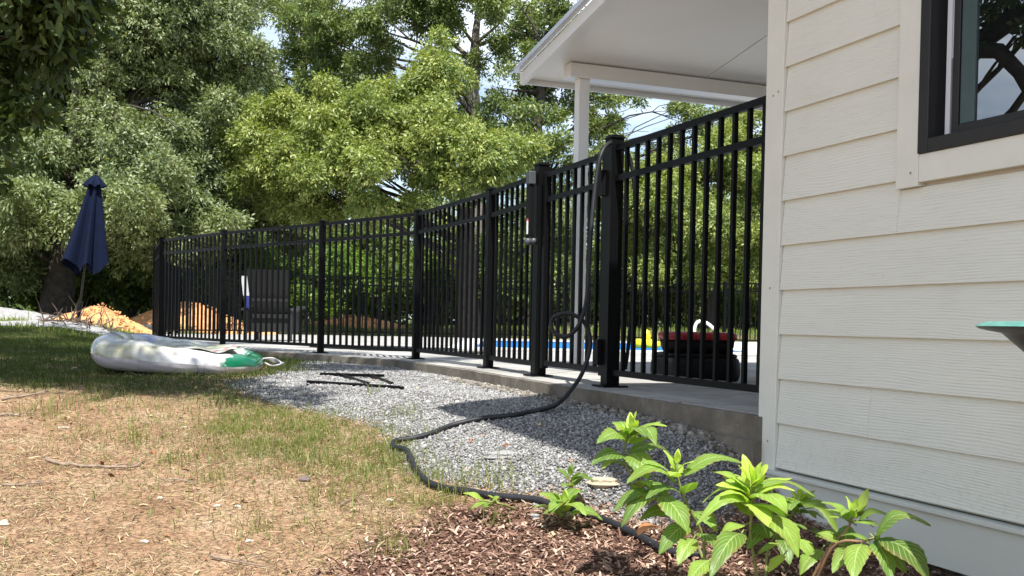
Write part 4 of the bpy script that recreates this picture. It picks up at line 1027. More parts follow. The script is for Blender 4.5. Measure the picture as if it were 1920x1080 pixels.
class Leaves:
    def __init__(s): s.V = []; s.F = []; s.U = []; s.A = []
    def leaf(s, base, tip, width, up=Vector((0, 0, 1)), droop=.12, fold=.25, v=.5, nl=12, nw=6, wave=.02, rr=random):
        base = Vector(base); tip = Vector(tip); d = tip - base; L = d.length; d.normalize()
        side = d.cross(up)
        if side.length < 1e-3: side = Vector((1, 0, 0))
        side.normalize(); nrm = side.cross(d).normalized(); n0 = len(s.V); ph = rr.uniform(0, 6)
        for i in range(nl + 1):
            t = i / nl
            w = width * (math.sin(math.pi * min(1, t ** .8)) ** .75) * (1 - .30 * t) * 1.12 if 0 < t < 1 else 0
            cen = base + d * (L * t) + nrm * (math.sin(math.pi * t) * droop * L)
            for j in range(nw + 1):
                q = (j / nw) * 2 - 1; ser = 1 + (.05 if i % 2 else -.05) * (abs(q) > .9)
                p = cen + side * (q * w * ser) + nrm * (abs(q) * w * fold + wave * width * math.sin(9 * t + ph + 2 * q) * abs(q) * 4 - (abs(q) ** 3) * w * .25)
                s.V.append(p); s.U.append((q, t))
        for i in range(nl):
            for j in range(nw):
                a = n0 + i * (nw + 1) + j; s.F.append((a, a + 1, a + nw + 2, a + nw + 1)); s.A.append(v)
    def build(s, name, mat, parent):
        me = bpy.data.meshes.new(name); off = origin(parent); me.from_pydata([p - off for p in s.V], [], s.F); me.materials.append(mat)
        uv = me.uv_layers.new(name='uv')
        for l in me.loops: uv.data[l.index].uv = s.U[l.vertex_index]
        a = me.attributes.new('v', 'FLOAT', 'FACE'); a.data.foreach_set('value', s.A)
        me.polygons.foreach_set('use_smooth', [True] * len(me.polygons))
        o = bpy.data.objects.new(name, me); COL.objects.link(o); o.parent = parent; return o
def rosette(lv, c, size, up, rr, n=4, v=.85, spread=1.0, rot=0):
    """opposite pairs of leaves, the youngest small and upright"""
    up = up.normalized(); x = up.cross(Vector((0, 1, .1))).normalized(); y = up.cross(x)
    for k in range(n):
        t = k / max(1, n - 1)                       # 0 innermost
        for s__ in (0, 1):
            a = rot + k * math.pi / 2 + s__ * math.pi + rr.uniform(-.25, .25)
            h = (x * math.cos(a) + y * math.sin(a))
            el = R(72 - 62 * t * spread) + rr.uniform(-.12, .12)
            L = size * (.42 + .62 * t) * rr.uniform(.85, 1.12)
            d = h * math.cos(el) + up * math.sin(el)
            b0 = c - up * (.012 + .05 * t * size / .12)
            lv.leaf(b0 + h * .004, b0 + d * L, L * rr.uniform(.20, .27), up=up, droop=.05 + .10 * t, fold=.30 - .12 * t, v=max(0, min(1, v + .12 - .25 * t + rr.uniform(-.08, .08))), rr=rr)
def hyd(name_lab, base_px, shoots, extra, Yd, seed, mats=mstem, loose=()):
    if Yd < 4:
        shoots = [([(x_, y_, Y_ * .9) for x_, y_, Y_ in p_], sz * 1.02, n_, v_, u_) for p_, sz, n_, v_, u_ in shoots]; extra = [(a1, a2, a3, a4, a5 * .9, a6 * .9, w1 * .98, v1, d1) for a1, a2, a3, a4, a5, a6, w1, v1, d1 in extra]
        base_px = (base_px[0] + 8, base_px[1] + 62)
    rr = random.Random(seed); bp_ = G(*base_px); root = thing('hydrangea', name_lab, 'plant', tuple(bp_), 'hydrangeas in the mulch bed')
    stems = []
    if Yd >= 4:
        yb = bp_.y - .10; shoots = [([(x_, y_, yb + (Y_ - Yd) * .2) for x_, y_, Y_ in p_], sz, n_, v_, u_) for p_, sz, n_, v_, u_ in shoots]; extra = [(a1, a2, a3, a4, yb + (a5 - Yd) * .2, yb + (a6 - Yd) * .3, w1 * 1.1, v1, d1) for a1, a2, a3, a4, a5, a6, w1, v1, d1 in extra]
    for (pts, size, n, v, up) in shoots:
        P = [bp_ + Vector((rr.uniform(-.03, .03), rr.uniform(-.03, .03), -.01))] + [at(px, py, Y) for px, py, Y in pts]
        sp2 = smooth_path(P, 5)
        if n >= 4:
            for fr_ in (.86, .72, .55):
                c0 = sp2[int(len(sp2) * fr_)]; a0 = rr.uniform(0, 6.28)
                for s__ in (0, 1):
                    aa = a0 + s__ * math.pi; Lx = size * rr.uniform(.8, 1.15); d = Vector((math.cos(aa), math.sin(aa), rr.uniform(-.35, .25)))
                    lv = Leaves(); lv.leaf(c0, c0 + d * Lx, Lx * .24, droop=.18, fold=.2, v=max(.15, v - rr.uniform(.1, .5)), rr=rr); lv.build('leaf', mh, root)
        o = MB().tube(sp2, [.0055 - .003 * i / len(sp2) for i in range(len(sp2))], 7).build('stem', mats, root, smooth=True); stems.append(o)
        lv = Leaves(); rosette(lv, P[-1], size, Vector(up), rr, n, v, rot=rr.uniform(0, 1.5)); lv.build('leaf_whorl', mh, root)
    for (bx, by, tx, ty, Y0, Y1, w, v, dr) in extra:
        lv = Leaves(); a = at(bx, by, Y0); c_ = at(tx, ty, Y1)
        lv.leaf(a, c_, w, up=Vector((rr.uniform(-.2, .2), rr.uniform(-.6, -.1), 1)), droop=dr, fold=.22, v=v, rr=rr, nl=16, nw=8)
        o = lv.build('leaf', mh, root)
        # its stalk
        if loose is not None: MB().tube([a, a + (a - c_).normalized() * .02], .0022, 5).build('leaf_stalk', mstem, o, smooth=True)
    return root
# tall left plant
hyd('tallest hydrangea stem, in front of the shaded gravel left of the others', (1330, 1052),
    [([(1290, 985, 3.62), (1215, 925, 3.6), (1170, 862, 3.6), (1185, 795, 3.6)], .125, 4, .88, (.05, -.1, 1)),
     ([(1318, 1010, 3.55), (1290, 950, 3.5), (1272, 900, 3.48), (1270, 862, 3.48)], .10, 3, .85, (.05, -.1, 1))],
    [(1170, 822, 1118, 832, 3.6, 3.5, .034, .5, .22), (1192, 808, 1252, 800, 3.6, 3.55, .018, .75, .15), (1195, 810, 1230, 835, 3.6, 3.45, .032, .45, .22),
     (1170, 855, 1108, 872, 3.6, 3.52, .035, .3, .2), (1180, 848, 1262, 858, 3.6, 3.7, .03, .35, .2), (1185, 850, 1215, 900, 3.58, 3.45, .045, .5, .15),
     (1265, 905, 1175, 905, 3.48, 3.4, .045, .6, .28), (1278, 893, 1392, 868, 3.48, 3.5, .030, .5, .22), (1262, 900, 1205, 865, 3.48, 3.45, .032, .6, .15),
     (1275, 925, 1210, 935, 3.49, 3.4, .030, .3, .2), (1230, 930, 1150, 960, 3.55, 3.45, .032, .35, .22), (1235, 930, 1165, 990, 3.55, 3.4, .035, .3, .2), (1240, 930, 1290, 1000, 3.5, 3.35, .045, .45, .12),
     (1285, 925, 1305, 905, 3.49, 3.4, .03, .5, .1), (1260, 960, 1200, 975, 3.55, 3.5, .03, .35, .2), (1290, 880, 1330, 872, 3.48, 3.6, .02, .6, .1), (1150, 868, 1190, 885, 3.62, 3.7, .03, .2, .1), (1300, 960, 1345, 1000, 3.5, 3.4, .03, .5, .2), (1290, 985, 1235, 1040, 3.5, 3.4, .035, .4, .2), (1310, 1000, 1360, 1050, 3.45, 3.3, .034, .3, .15), (1300, 1010, 1270, 1060, 3.4, 3.3, .03, .6, .15), (1210, 905, 1255, 945, 3.58, 3.5, .03, .35, .2), (1225, 935, 1180, 925, 3.58, 3.5, .025, .55, .2)], 3.6, 5)
# centre plant
hyd('brightest lime-green hydrangea whorl in the middle of the clump', (1415, 1075),
    [([(1408, 1010, 3.42), (1412, 945, 3.4), (1414, 900, 3.4)], .165, 4, 1.0, (0.05, -.35, 1)),
     ([(1440, 1030, 3.5), (1480, 975, 3.55), (1500, 930, 3.58)], .10, 4, .75, (.1, -.1, 1))],
    [(1400, 930, 1333, 885, 3.4, 3.38, .030, .7, .2), (1398, 940, 1305, 985, 3.4, 3.3, .025, .65, .3), (1430, 960, 1497, 1045, 3.35, 3.2, .056, .72, .15), (1425, 980, 1440, 1010, 3.45, 3.4, .05, .25, .15),
     (1415, 935, 1490, 920, 3.4, 3.32, .030, .95, .2), (1400, 950, 1350, 930, 3.4, 3.3, .030, .85, .2), (1400, 930, 1370, 895, 3.4, 3.35, .030, .95, .1),
     (1510, 955, 1570, 1000, 3.55, 3.4, .030, .7, .25), (1500, 945, 1560, 965, 3.56, 3.5, .028, .6, .2), (1495, 960, 1450, 930, 3.55, 3.5, .034, .45, .1), (1500, 1010, 1525, 1055, 3.4, 3.35, .026, .75, .12),
     (1390, 1000, 1330, 1085, 3.3, 3.1, .038, .35, .18), (1330, 1050, 1290, 1095, 3.2, 3.1, .03, .6, .1), (1420, 1040, 1470, 1020, 3.4, 3.4, .022, .7, .15), (1520, 990, 1560, 1030, 3.6, 3.6, .03, .2, .1), (1470, 1040, 1440, 1075, 3.35, 3.3, .02, .9, .1),
     (1465, 1000, 1480, 1060, 3.5, 3.4, .03, .3, .1), (1530, 1000, 1590, 1030, 3.5, 3.4, .03, .5, .2), (1540, 1030, 1500, 1080, 3.4, 3.3, .03, .6, .15), (1450, 985, 1400, 1030, 3.5, 3.4, .035, .45, .15), (1480, 950, 1530, 930, 3.58, 3.6, .025, .8, .15), (1395, 985, 1350, 1010, 3.35, 3.3, .025, .75, .2), (1420, 900, 1440, 870, 3.38, 3.36, .025, 1, .05), (1405, 900, 1385, 872, 3.38, 3.36, .025, 1, .05)], 3.4, 6)
# right plant leaning at the siding
hyd('hydrangea reaching right towards the siding with large drooping leaves', (1500, 1085),
    [([(1550, 1035, 3.3), (1590, 990, 3.28), (1603, 950, 3.28)], .085, 4, .85, (.15, -.1, 1)),
     ([(1560, 1028, 3.2), (1620, 1015, 3.12), (1648, 1005, 3.1)], .05, 2, .5, (.6, -.1, .8))],
    [(1640, 1008, 1745, 985, 3.1, 3.05, .052, .42, .32), (1650, 1010, 1745, 1095, 3.1, 2.95, .050, .22, .18), (1615, 1020, 1600, 1088, 3.12, 3.0, .038, .62, .15), (1640, 1018, 1670, 1088, 3.11, 3.0, .036, .4, .15),
     (1610, 975, 1665, 965, 3.28, 3.25, .022, .6, .25), (1595, 978, 1540, 942, 3.28, 3.3, .022, .6, .2), (1592, 985, 1580, 1040, 3.3, 3.3, .028, .25, .1), (1650, 1010, 1690, 1050, 3.1, 3.05, .035, .5, .15), (1600, 1030, 1560, 1075, 3.2, 3.1, .03, .45, .15), (1575, 1020, 1530, 1000, 3.28, 3.3, .026, .6, .2), (1640, 1010, 1700, 1075, 3.12, 3.05, .034, .3, .12), (1610, 960, 1628, 915, 3.28, 3.3, .016, .95, .05)], 3.2, 8, mstemr)
# small ones
hyd('small low hydrangea beside the hose where it crosses the mulch', (1052, 975),
    [([(1055, 955, 4.12), (1060, 935, 4.1)], .135, 4, .8, (0, -.1, 1))],
    [(1055, 950, 1010, 925, 4.1, 4.05, .03, .6, .15), (1070, 960, 1130, 975, 4.1, 4.0, .03, .45, .2), (1050, 960, 1018, 965, 4.1, 4.0, .026, .5, .2)], 4.1, 12)
hyd('small dark hydrangea sprout on a thin twig over the gravel', (1110, 945),
    [([(1085, 925, 4.35), (1068, 905, 4.35), (1070, 885, 4.35)], .11, 3, .45, (-.05, -.1, 1))], [(1072, 900, 1118, 905, 4.35, 4.3, .018, .4, .2)], 4.3, 14, mstemr)
hyd('tiny pale sprout lying across the hose at its left bend', (972, 952),
    [([(940, 945, 4.4), (905, 938, 4.42)], .07, 2, .8, (-.8, -.2, .5))], [(905, 938, 868, 925, 4.42, 4.4, .016, .8, .15), (915, 942, 880, 958, 4.4, 4.3, .016, .7, .15), (935, 945, 915, 928, 4.4, 4.4, .012, .8, .1)], 4.4, 16)
lv = Leaves(); a = at(1275, 1010, 3.3)
lv.leaf(a, at(1228, 1020, 3.28), .02, droop=.3, v=.3); o = lv.build('withered_leaf', mdead, None); tag(o, 'brown withered leaf hanging at the left of the clump above the hose', 'leaf')
lv2 = Leaves(); lv2.leaf(at(1232, 1015, 3.28), at(1250, 1075, 3.26), .018, droop=.1, v=.3, fold=.6); o2 = lv2.build('curled_leaf', mdead, o)
lv = Leaves(); lv.leaf(at(1230, 985, 3.5), at(1195, 1003, 3.45), .032, droop=.15); o = lv.build('fallen_leaf', simple('orange_leaf', (.4, .17, .06), .7, .3, 30), None); tag(o, 'orange-brown dying leaf low under the tall hydrangea', 'leaf')

# ------------------------------------------------------------------ trees
def unit(v): return v / np.maximum(1e-9, np.linalg.norm(v, axis=-1, keepdims=True))
def crown(lobes, per_m2, L, seed, k=14, thin=.30, droop=.45, hollow=.55, wid=.30, off=(0, 0, 0), split=7, fr=(.30, .54)):
    """leaf-sized faces gathered in clusters over the shell of every lobe"""
    r = rng(seed); VV = []; A = []
    if split:
        sub = []
        for (c, rad) in lobes:
            rad = np.array(rad if hasattr(rad, '__len__') else (rad, rad, rad * .75), float)
            for i in range(split):
                d = r.normal(0, 1, 3); d /= np.linalg.norm(d); d[2] = d[2] * .9
                q = np.array(c) + d * rad * r.uniform(.45, .95); f_ = r.uniform(*fr)
                sub.append((q, (rad[0] * f_, rad[1] * f_, rad[2] * f_ * .9)))
        lobes = sub
    for (c, rad) in lobes:
        rad = np.array(rad if hasattr(rad, '__len__') else (rad, rad, rad * .75), float); area = 4 * math.pi * (rad[0] * rad[1] * rad[2]) ** (2 / 3)
        n = int(area * per_m2)
        if n < 3: n = 3
        d = unit(r.normal(0, 1, (n, 3))); d[:, 2] = np.where((d[:, 2] < -.3) & (r.random(n) < .6), -d[:, 2], d[:, 2])
        wob = 1 + .22 * np.sin(4 * d[:, 0] * 2 + seed + c[0]) * np.cos(5 * d[:, 1] + c[1]) + .15 * np.sin(9 * d[:, 2] + 7 * d[:, 0])
        rr_ = (hollow + (1 - hollow) * r.random(n) ** .6) * wob
        p = np.array(c) + d * rad * rr_[:, None]
        cv = r.random(n)
        q = np.repeat(p, k, 0); dd = np.repeat(d, k, 0); m = len(q)
        ld = unit(dd * .55 + r.normal(0, .62, (m, 3)) + np.array([0, 0, -droop])); l = L * r.uniform(.55, 1.15, m)
        b0 = q + r.normal(0, thin * L * 1.6, (m, 3)) + ld * (L * .35)
        sd = unit(np.cross(ld, dd + r.normal(0, .5, (m, 3)))); nn = np.cross(sd, ld); w = (l * wid * r.uniform(.7, 1.2, m))[:, None]
        tip = b0 + ld * l[:, None]; mid_ = b0 + ld * l[:, None] * .45
        VV.append(np.stack([b0, mid_ + sd * w + nn * w * .3, tip, mid_ - sd * w + nn * w * .3], 1))
        A.append(np.clip(np.repeat(cv, k) * .55 + r.random(m) * .45, 0, 1))
    V = np.concatenate(VV).reshape(-1, 3) + np.array(off); A = np.concatenate(A); n = len(A)
    Fc = np.arange(n * 4).reshape(n, 4); return V, Fc, A
def limb(mb, p, q, r0, r1, rr, wob=.12, n=7):
    p = Vector(p); q = Vector(q); L = (q - p).length; pts = []
    a = Vector((rr.uniform(-1, 1), rr.uniform(-1, 1), rr.uniform(0, .8))) * L * wob
    for i in range(n + 1):
        t = i / n; pts.append(p.lerp(q, t) + a * math.sin(math.pi * t) + Vector((rr.uniform(-1, 1), rr.uniform(-1, 1), rr.uniform(-1, 1))) * L * .012)
    mb.tube(pts, [r0 + (r1 - r0) * i / n for i in range(n + 1)], 8, caps=False); return pts
def tree(name, label, x, y, trunk_r, fork_z, lobes, mat, seed, bark='bark', lean=(0, 0), per=9, L=.16, k=17, group='trees behind the patio', hollow=.4, wid=.2, bare=(), barer=.028, fr=(.30, .54)):
    """lobes in world coordinates"""
    rr = random.Random(seed); z0 = float(gh(x, y)); root = thing(name, label, 'tree', (x, y, z0), group)
    mb = MB(); top = Vector((x + lean[0], y + lean[1], fork_z))
    tp = limb(mb, (x, y, z0 - .15), top, trunk_r * 1.25, trunk_r * .72, rr, .03)
    hi = max(l[0][2] for l in lobes)
    up = top
    if hi > fork_z + 2: 
        up = Vector((x + lean[0] * 1.4 + rr.uniform(-.3, .3), y + lean[1] * 1.3, fork_z + (hi - fork_z) * .75)); tp += limb(mb, top, up, trunk_r * .70, trunk_r * .25, rr, .05)
    for (c, rad) in lobes:
        c = Vector(c); best = min((t for t in tp if t.z > fork_z * .45 and t.z <= c.z + .3) or [top], key=lambda t: (t - c).length + abs(c.z - t.z - (c - t).length * .4)) if True else top
        r0 = trunk_r * rr.uniform(.14, .3)
        if bare and rr.random() < 0: continue
        lp_ = limb(mb, best, c, r0, r0 * .3, rr)
        for s__ in range(4):
            st0 = lp_[rr.randint(3, 6)]; rd = rad if not hasattr(rad, '__len__') else rad[0]
            e = c + Vector((rr.gauss(0, 1), rr.gauss(0, 1), rr.gauss(0, .7))).normalized() * rd * .85
            limb(mb, st0, e, r0 * .35, r0 * .1, rr, n=5)
    for pts_ in bare: mb.tube([Vector(p) for p in pts_], [barer * (1 - .6 * i / len(pts_)) for i in range(len(pts_))], 6)
    mb.build('trunk', M[bark], root, smooth=True, fixn=False)
    V, Fc, A = crown([(tuple(c), rad) for c, rad in lobes], per, L, seed, k, hollow=hollow, wid=wid, fr=fr)
    npmesh('crown', V - np.array([x, y, z0]), Fc, mat, root, attr={'v': ('FACE', A)})
    return root
def lobe(px, py, Y, r, rz=None): 
    p = at(px, py, Y); return (tuple(p), (r * 1.05, r * 1.1, rz or r))
olive = leafmat('olive_leaf', (.04, .07, .028), (.15, .205, .09), (.46, .51, .31), .3, .46, .45)
bright = leafmat('bright_leaf', (.05, .095, .025), (.18, .25, .065), (.55, .58, .22), .32, .46, .45)
green = leafmat('green_leaf', (.035, .07, .022), (.12, .18, .055), (.42, .48, .20), .32, .46, .45)
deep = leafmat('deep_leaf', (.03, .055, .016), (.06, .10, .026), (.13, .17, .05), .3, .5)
deep2 = leafmat('understory_leaf', (.04, .075, .02), (.09, .145, .035), (.21, .27, .08), .35, .5)
lush = leafmat('lush_leaf', (.06, .12, .02), (.12, .22, .035), (.22, .36, .06), .4, .45)
brown = leafmat('tawny_leaf', (.10, .11, .045), (.19, .18, .08), (.30, .25, .11), .3, .5)

# 1 left oak
tx = at(105, 560, 24).x
tree('oak_tree', 'big olive-leaved oak behind the blue umbrella with a dark forked trunk', tx, 24, .34, 3.2,
     [lobe(20, 380, 22.5, 1.5), lobe(90, 410, 22, 1.1), lobe(-60, 420, 23, 1.5), lobe(250, 400, 22.3, 1.2), lobe(330, 395, 22.6, 1.1), lobe(390, 420, 23.5, .9), lobe(190, 330, 24.5, 1.4),
      lobe(300, 300, 24, 1.5), lobe(380, 270, 25, 1.2), lobe(260, 210, 24, 1.4), lobe(350, 180, 24.5, 1.5), lobe(410, 120, 25, 1.1), lobe(60, 250, 25.5, 1.6), lobe(-20, 150, 25, 1.8),
      lobe(130, 150, 25, 1.6), lobe(230, 90, 24.5, 1.6), lobe(320, 60, 25, 1.5), lobe(150, 20, 25, 1.8), lobe(300, -40, 25, 1.9), lobe(400, 20, 25.5, 1.1), lobe(30, 20, 26, 2), lobe(180, -120, 25, 2.4), lobe(20, 320, 25, 1.3), lobe(420, 350, 25, .8)],
     olive, 101, lean=(.3, 0), per=34, L=.12,
     bare=[[at(215, 215, 22.8), at(235, 240, 22.7), at(240, 265, 22.6), at(250, 283, 22.6)], [at(245, 198, 22.8), at(285, 208, 22.6), at(320, 228, 22.5), at(335, 245, 22.5)], [at(105, 480, 23.7), at(150, 300, 23.4), at(175, 210, 23.2), at(195, 110, 23)]])
# 2 centre bright tree
tx = at(880, 560, 24).x
tree('maple_tree', 'broad yellow-green tree in the centre in front of the taller trees', tx, 24.5, .26, 2.6,
     [lobe(790, 130, 23.8, .75, .9), lobe(760, 190, 23.6, .9), lobe(820, 230, 23.4, .9), lobe(700, 250, 23.6, 1.1), lobe(870, 290, 23.2, 1.0), lobe(930, 300, 23.4, .75), lobe(970, 290, 24, .6), lobe(770, 300, 22.8, 1.2),
      lobe(620, 300, 23.4, 1.1), lobe(540, 290, 23.8, 1.0), lobe(480, 270, 24.5, .9), lobe(450, 300, 24.8, .7), lobe(640, 220, 24, .9), lobe(560, 230, 24.3, .8), lobe(840, 150, 24.6, .6), lobe(690, 330, 23, 1.0),
      lobe(600, 360, 24, .9), lobe(520, 345, 24.2, .8), lobe(930, 340, 23.4, .55), lobe(740, 385, 23.6, .55, .35), lobe(820, 345, 23.0, .7)],
     bright, 102, lean=(-.1, 0), per=40, L=.115)
# 3 tall tree behind centre
tx = at(880, 560, 34).x
tree('oak_tree', 'tall oak with pale trunk showing above the centre yellow-green tree', tx, 34, .33, 7.5,
     [lobe(760, 40, 33, 1.5), lobe(700, 100, 33.5, 1.2), lobe(820, 10, 32.5, 1.0), lobe(950, 30, 33, 1.2), lobe(820, -40, 33, 2), lobe(650, 20, 34, 1.5), lobe(620, 80, 34.5, 1.1), lobe(560, 10, 35, 1.2), lobe(680, 170, 34, 1.0),
      lobe(920, 110, 34, .9), lobe(900, 255, 34, 1.3), lobe(990, 60, 34, .9), lobe(600, 150, 34.5, .8), lobe(720, -60, 34, 1.8), lobe(580, 190, 34.5, .8)],
     green, 103, bark='barklight', per=22, L=.14, fr=(.22, .42))
tx = at(985, 560, 29).x
tree('oak_tree', 'dark-trunked tree rising beside the porch roof edge', tx, 29, .27, 5.0,
     [lobe(1000, 130, 29, .9), lobe(1040, 60, 29, 1.1), lobe(960, 170, 29.5, .9), lobe(1040, 170, 29.5, .9), lobe(1000, 240, 28.5, 1.0), lobe(1060, 10, 29, 1.2), lobe(1110, 200, 30, .9), lobe(1120, 260, 30, .8), lobe(940, 230, 30, .9), lobe(1050, 300, 28, .9),
      lobe(1150, 215, 31, .8), lobe(1280, 215, 31, .8), lobe(1330, 235, 31, .8), lobe(1400, 225, 31, .7), lobe(1240, 275, 31, .7), lobe(1120, 330, 30, .9), lobe(1190, 180, 31, .5), lobe(970, 10, 29, 1.1), lobe(1080, 110, 29.5, .8), lobe(1160, 290, 29, .7)],
     green, 104, lean=(.15, 0), per=24, L=.135, fr=(.22, .42))
tx = at(1330, 560, 27.5).x
tree('maple_tree', 'bright green tree seen through the fence beside the house corner', tx, 27.5, .2, 2.2,
     [lobe(1180, 350, 27, .9), lobe(1240, 330, 27.5, 1.0), lobe(1320, 330, 27, 1.1), lobe(1400, 310, 27, 1.1), lobe(1290, 420, 26.5, 1.2), lobe(1370, 420, 26.5, 1.2), lobe(1440, 400, 27, 1.1), lobe(1200, 430, 26.8, 1), lobe(1260, 500, 26.5, .9), lobe(1340, 500, 26.3, .8), lobe(1420, 500, 26.8, .7), lobe(1390, 270, 27.5, .8), lobe(1450, 250, 27.5, .9), lobe(1140, 380, 27.3, .7)],
     bright, 105, per=40, L=.115)
tx = at(430, 560, 29).x
tree('oak_tree', 'greyish green tree filling the gap between the oak and the centre tree', tx, 29, .24, 3.5,
     [lobe(430, 380, 28.5, 1.2), lobe(380, 330, 29, 1.4), lobe(400, 210, 29.5, 1.3), lobe(450, 330, 28.8, .9), lobe(500, 390, 28, 1.1), lobe(560, 400, 28.5, 1), lobe(340, 240, 30, 1.5), lobe(440, 250, 30, .7), lobe(300, 380, 29, 1.4), lobe(340, 130, 30, 1.3), lobe(425, 60, 30, .9), lobe(445, 150, 30, .8), lobe(500, 330, 29, .9), lobe(460, 5, 30, .7)],
     olive, 106, per=19, L=.14)
tx = at(560, 560, 36).x
tree('oak_tree', 'distant oak at the top left of the centre, right of the blue sky gap', tx, 36, .28, 5,
     [lobe(600, 110, 36, 1.4), lobe(560, 190, 36, 1.1), lobe(640, 200, 36, 1.4), lobe(520, 210, 36, 1.0), lobe(700, 240, 36, 1.4), lobe(600, 270, 36, 1.4), lobe(500, 300, 36, 1.2), lobe(640, 40, 36, 1.2), lobe(590, 20, 36, 1.0), lobe(565, 110, 36.5, .8), lobe(520, 150, 36, .7), lobe(500, 190, 36, .8), lobe(540, 20, 36, .7), lobe(500, 0, 36, .7), lobe(490, 240, 36, .9), lobe(540, 250, 36, 1.2)],
     green, 107, per=20, L=.15, fr=(.24, .44))
tx = at(-180, 560, 27).x
tree('oak_tree', 'olive oak filling the left edge of the woods', tx, 27, .3, 4,
     [lobe(-100, 300, 26, 1.9), lobe(0, 320, 27, 1.6), lobe(-150, 150, 26, 2.2), lobe(20, 200, 28, 1.7), lobe(80, 120, 28.5, 1.7), lobe(-40, 40, 27, 2.2), lobe(100, 320, 28, 1.5), lobe(180, 260, 29, 1.6), lobe(-200, 400, 26, 1.8)],
     olive, 108, per=24, L=.14)
# woods behind: one crown of each kind, copied
def free_tree(x, y, s, mat, seed, label, kind='tree'):
    rr = random.Random(seed); lo = []
    for i in range(9):
        a = rr.uniform(0, 6.28); d = rr.random() ** .6 * 1.7 * s; lo.append(((x + math.cos(a) * d, y + math.sin(a) * d, s * rr.uniform(1.8, 5.2)), (s * rr.uniform(.9, 1.5),) * 2 + (s * rr.uniform(.7, 1.1),)))
    return tree(kind, label, x, y, .16 * s, s * 2.2, lo, mat, seed, per=11, L=.19, group='woodland trees at the back', k=12)
def copy_tree(o, loc, rz, sc, label):
    c_ = o.copy(); COL.objects.link(c_); c_.location = loc; c_.rotation_euler = (0, 0, rz); c_.scale = (sc, sc, sc); c_['label'] = label
    for chd in o.children:
        d = chd.copy(); COL.objects.link(d); d.parent = c_
        for g in chd.children: e_ = g.copy(); COL.objects.link(e_); e_.parent = d
    return c_
names_l = ['far left', 'left, behind the umbrella', 'between the oak and the sky gap', 'left of centre', 'behind the centre tree', 'right behind the centre tree', 'behind the porch column', 'behind the gate', 'behind the right fence panel', 'far right by the house corner']
wood = [free_tree(-16.5, 40, 1.05, olive, 201, 'back woodland tree, far left edge'), free_tree(-9.5, 38, 1.0, green, 202, 'back woodland tree, behind the umbrella oak'), free_tree(-3.5, 41, 1.0, bright, 203, 'back woodland tree, left of the centre tree')]
wl_ = [(-20, 35, 1, 1.2), (-13, 35, 2, .95), (-6.5, 36.5, 1, 1.0), (-1.2, 37, 2, .85), (2.0, 38, 0, .95), (4.8, 36, 1, .8), (7.6, 35, 2, .95), (10.6, 37, 1, 1.0), (13.8, 34, 0, 1.1), (-11, 43, 0, 1.1), (-24, 42, 2, 1.3), (5.8, 43, 2, .9), (17, 38, 2, 1.2), (0, 44, 1, .95), (9, 44, 0, 1.0)]
wn_ = ['beyond the left frame edge, nearer row', 'behind the left oak, nearer row', 'just left of the centre tree, nearer row', 'directly behind the centre tree', 'behind the trunk of the tall oak', 'behind the latch post of the gate', 'behind the gate post', 'behind the right fence panel', 'behind the house corner', 'deep behind the left oak', 'deep at the far left', 'deep behind the porch column', 'hidden to the right behind the house', 'deep behind the centre tree', 'deep behind the right fence panel']
for i, (x, y, k_i, s__) in enumerate(wl_):
    copy_tree(wood[k_i], (x, y, float(gh(x, y))), i * 1.3 + .4, s__, 'back woodland tree ' + wn_[i])
# shrubs in the undergrowth
def shrub(x, y, s, mat, seed, label, per=14, L=.13, grp='undergrowth shrubs along the wood edge'):
    rr = random.Random(seed); lo = []
    z0 = float(gh(x, y)); root = thing('shrub', label, 'shrub', (x, y, z0), grp); mb = MB()
    for i in range(7):
        a = rr.uniform(0, 6.28); d = rr.random() * .8 * s; c_ = (x + math.cos(a) * d, y + math.sin(a) * d, z0 + s * rr.uniform(.35, 1.5)); lo.append((c_, (s * rr.uniform(.45, .75),) * 2 + (s * rr.uniform(.4, .6),)))
        limb(mb, (x + rr.uniform(-.1, .1), y, z0 - .05), c_, .03, .01, rr, n=4)
    mb.build('stem', M['bark'], root, smooth=True, fixn=False)
    V, Fc, A = crown(lo, per, L, seed, 12, hollow=.4)
    npmesh('foliage', V - np.array([x, y, z0]), Fc, mat, root, attr={'v': ('FACE', A)}); return root
sh = [shrub(-12.5, 27.6, 1.3, deep2, 301, 'dark shrub at the wood edge behind the umbrella'), shrub(-5.2, 28.8, 1.25, lush, 302, 'bright green shrub directly behind the patio chair', L=.12), shrub(1.2, 29, 1.3, green, 303, 'green shrub behind the fence below the centre tree')]
sp3 = [(-17.5, 29.5, 0, 1.3, 'far left edge'), (-15, 27.4, 0, 1.1, 'left of the umbrella'), (-10.3, 27.2, 0, 1.1, 'behind the orange mound'), (-8.4, 27.4, 0, 1.1, 'at the fence corner'), (-6.6, 29.8, 1, 1.0, 'left of the patio chair'),
       (-3.8, 29.2, 1, .9, 'right of the patio chair'), (-2.4, 29.0, 0, 1.2, 'dark, left of the centre trunk'), (-.7, 28.6, 0, 1.15, 'dark, below the centre tree'), (2.8, 29.5, 2, .95, 'behind the gate'), (4.4, 28.8, 0, 1.0, 'dark, behind the gate post'),
       (6.0, 29.3, 1, .9, 'bright, behind the right fence panel'), (7.8, 28.6, 2, 1.0, 'near the house corner'), (9.6, 29.5, 0, 1.2, 'hidden behind the house corner'), (-19.5, 31.5, 0, 1.5, 'deep far left'), (-13.5, 32, 0, 1.5, 'deep behind the umbrella'), (-9, 32.5, 2, 1.4, 'deep behind the fence corner'), (-4.5, 32, 0, 1.4, 'deep behind the chair'), (0.5, 31.8, 0, 1.4, 'deep below the centre tree'), (4, 32, 2, 1.3, 'deep behind the gate'), (8, 32, 2, 1.4, 'deep behind the right fence panel')]
